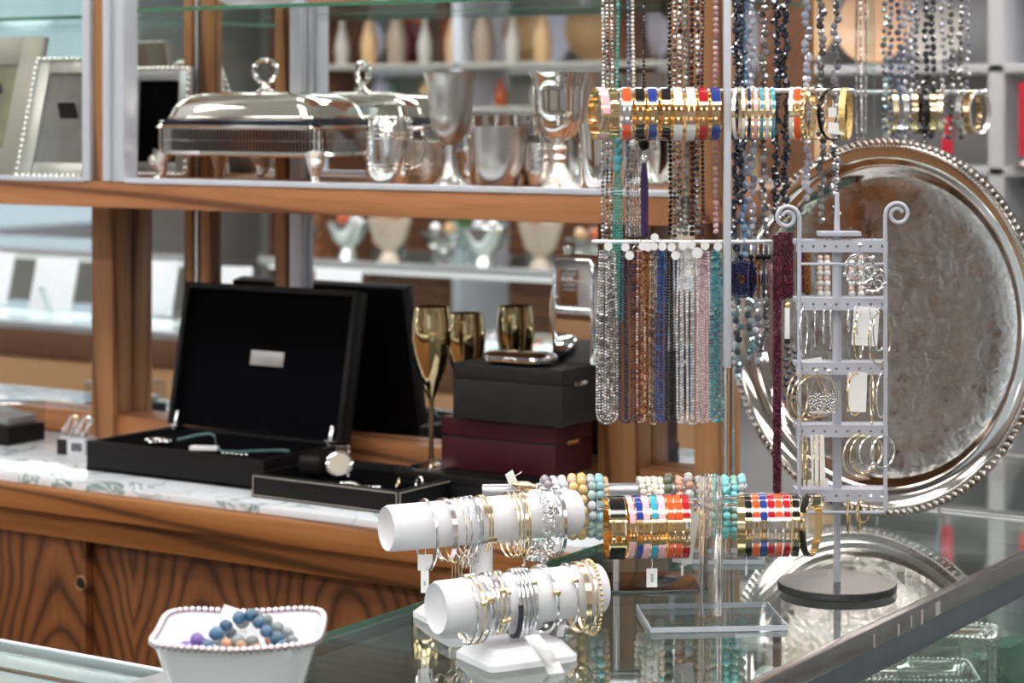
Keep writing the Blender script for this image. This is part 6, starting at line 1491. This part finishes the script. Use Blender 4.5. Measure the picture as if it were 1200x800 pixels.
for i in range(8):
    vase(-5.18+.13*i, -1.06, 1.6615, .17+.03*(i % 3), (PALEP, SANDP, plain('taupe_glaze_%d' % i, srgb(168, 150, 132), .3))[i % 3], ('grey', 'sand', 'taupe')[i % 3]+' tall bottle on the upper island board, '+('outer end', 'second cluster', 'beside the plum plate')[min(2, i//3)], 'tall bottles on the island shelving', .45)
# two lit lamps far off
for k, (x, y, z) in enumerate(((-6.3, .6, 1.78), (-6.6, -.3, 1.42))):
    t = thing('globe_lamp', ('glowing glass globe lamp hanging near the far window', 'lower glowing globe lamp hanging by the showcase')[k], 'lamp', (x, y, z), 0, 'globe lamps')
    MB().ball((0, 0, 0), .085, 20, 12, (1.3, 1, .6)).build('globe', emit('globe_glow', (1, .98, .95, 1), 14), t); MB().tube([(0, 0, .05), (0, 0, ZT-z)], .006, 8).build('cord', INK, t)
# direct view past the end of the unit: back wall shelving with plates, candles and glass
BYY = 4.95
GSH = plain('pale_grey_board', srgb(188, 190, 194), .5)
t = thing('grey_shelving', 'grey white shelving at the back with plates and red candles', 'shelving', (-2.05, BYY+.18, 0))
for x in (-.95, .18, .62): MB().b2((x-.02, -.18, 0), (x+.02, .18, 2.3), .003).build('upright', GSH, t)
for z in (.45, 1.02, 1.36, 1.60, 1.96, 2.28): MB().b2((-.95, -.18, z-.022), (.62, .18, z), .003).build('shelf', GSH, t)
MB().b2((-.95, .165, .1), (.62, .18, 2.3)).build('back_panel', plain('grey_back', srgb(190, 192, 196), .8), t)
for x, z, r, m, lab in ((-2.06, 1.601, .072, PALEP, 'grey rimmed round plate on the back shelving'), (-1.70, 1.601, .080, LILACW, 'pale plate at the end of the back shelving'), (-2.42, 1.601, .10, SANDP, 'sand plate behind the midnight beads'), (-2.22, 1.601, .10, plain('peach_glaze', srgb(226, 180, 140), .25), 'peach plate on the back shelving'), (-2.40, 1.361, .09, SANDP, 'sand plate on the middle back shelf'), (-2.62, 1.601, .10, plain('sage_glaze', srgb(150, 170, 150), .3), 'sage green plate on the back shelving')):
    plate_on_edge(x, BYY+.12, z, r, m, lab, R(0), CERAM if r < .08 else None, 'plates on the back shelving')
for i, (x, z) in enumerate(((-1.99, 1.361), (-1.80, 1.361), (-1.66, 1.361))):
    t = thing('red_candle', ('red candle in a clear holder nearest the second necklace stand', 'tall red candle in a clear holder in the middle', 'red candle in a clear holder at the end of the shelf')[i], 'candle', (x, BYY, z), 0, 'red candles on the back shelf')
    MB().lathe([(0, 0), (.03, 0), (.03, .006), (.01, .012), (.012, .03), (.0, .03)], 16).build('holder', SILVERW, t)
    MB().tube([(0, 0, .025), (0, 0, .025+(.09, .17, .12)[i])], .014, 14).build('wax', REDW, t); MB().tube([(0, 0, .02+(.09, .17, .12)[i]), (0, 0, .032+(.09, .17, .12)[i])], .0012, 6).build('wick', INK, t)
BLUEG = glass_mat('blue_glass', (.8, .9, .95, 1), 0, 1.3)
for i, x in enumerate((-2.66, -2.52, -2.38, -2.24, -2.10, -1.97, -1.77, -1.63, -1.50)):
    vase(x, BYY+.02, 1.0215, .17+.04*(i % 3), (LILACW, BLUEG, PALEP)[i % 3], ('lilac white vase', 'blue glass vase', 'grey pottery vase')[i % 3]+(' at the dark end of the lower back shelf', ' in the middle of the lower back shelf', ' at the open end of the lower back shelf')[i//3], 'vases on the lower back shelf', .5)
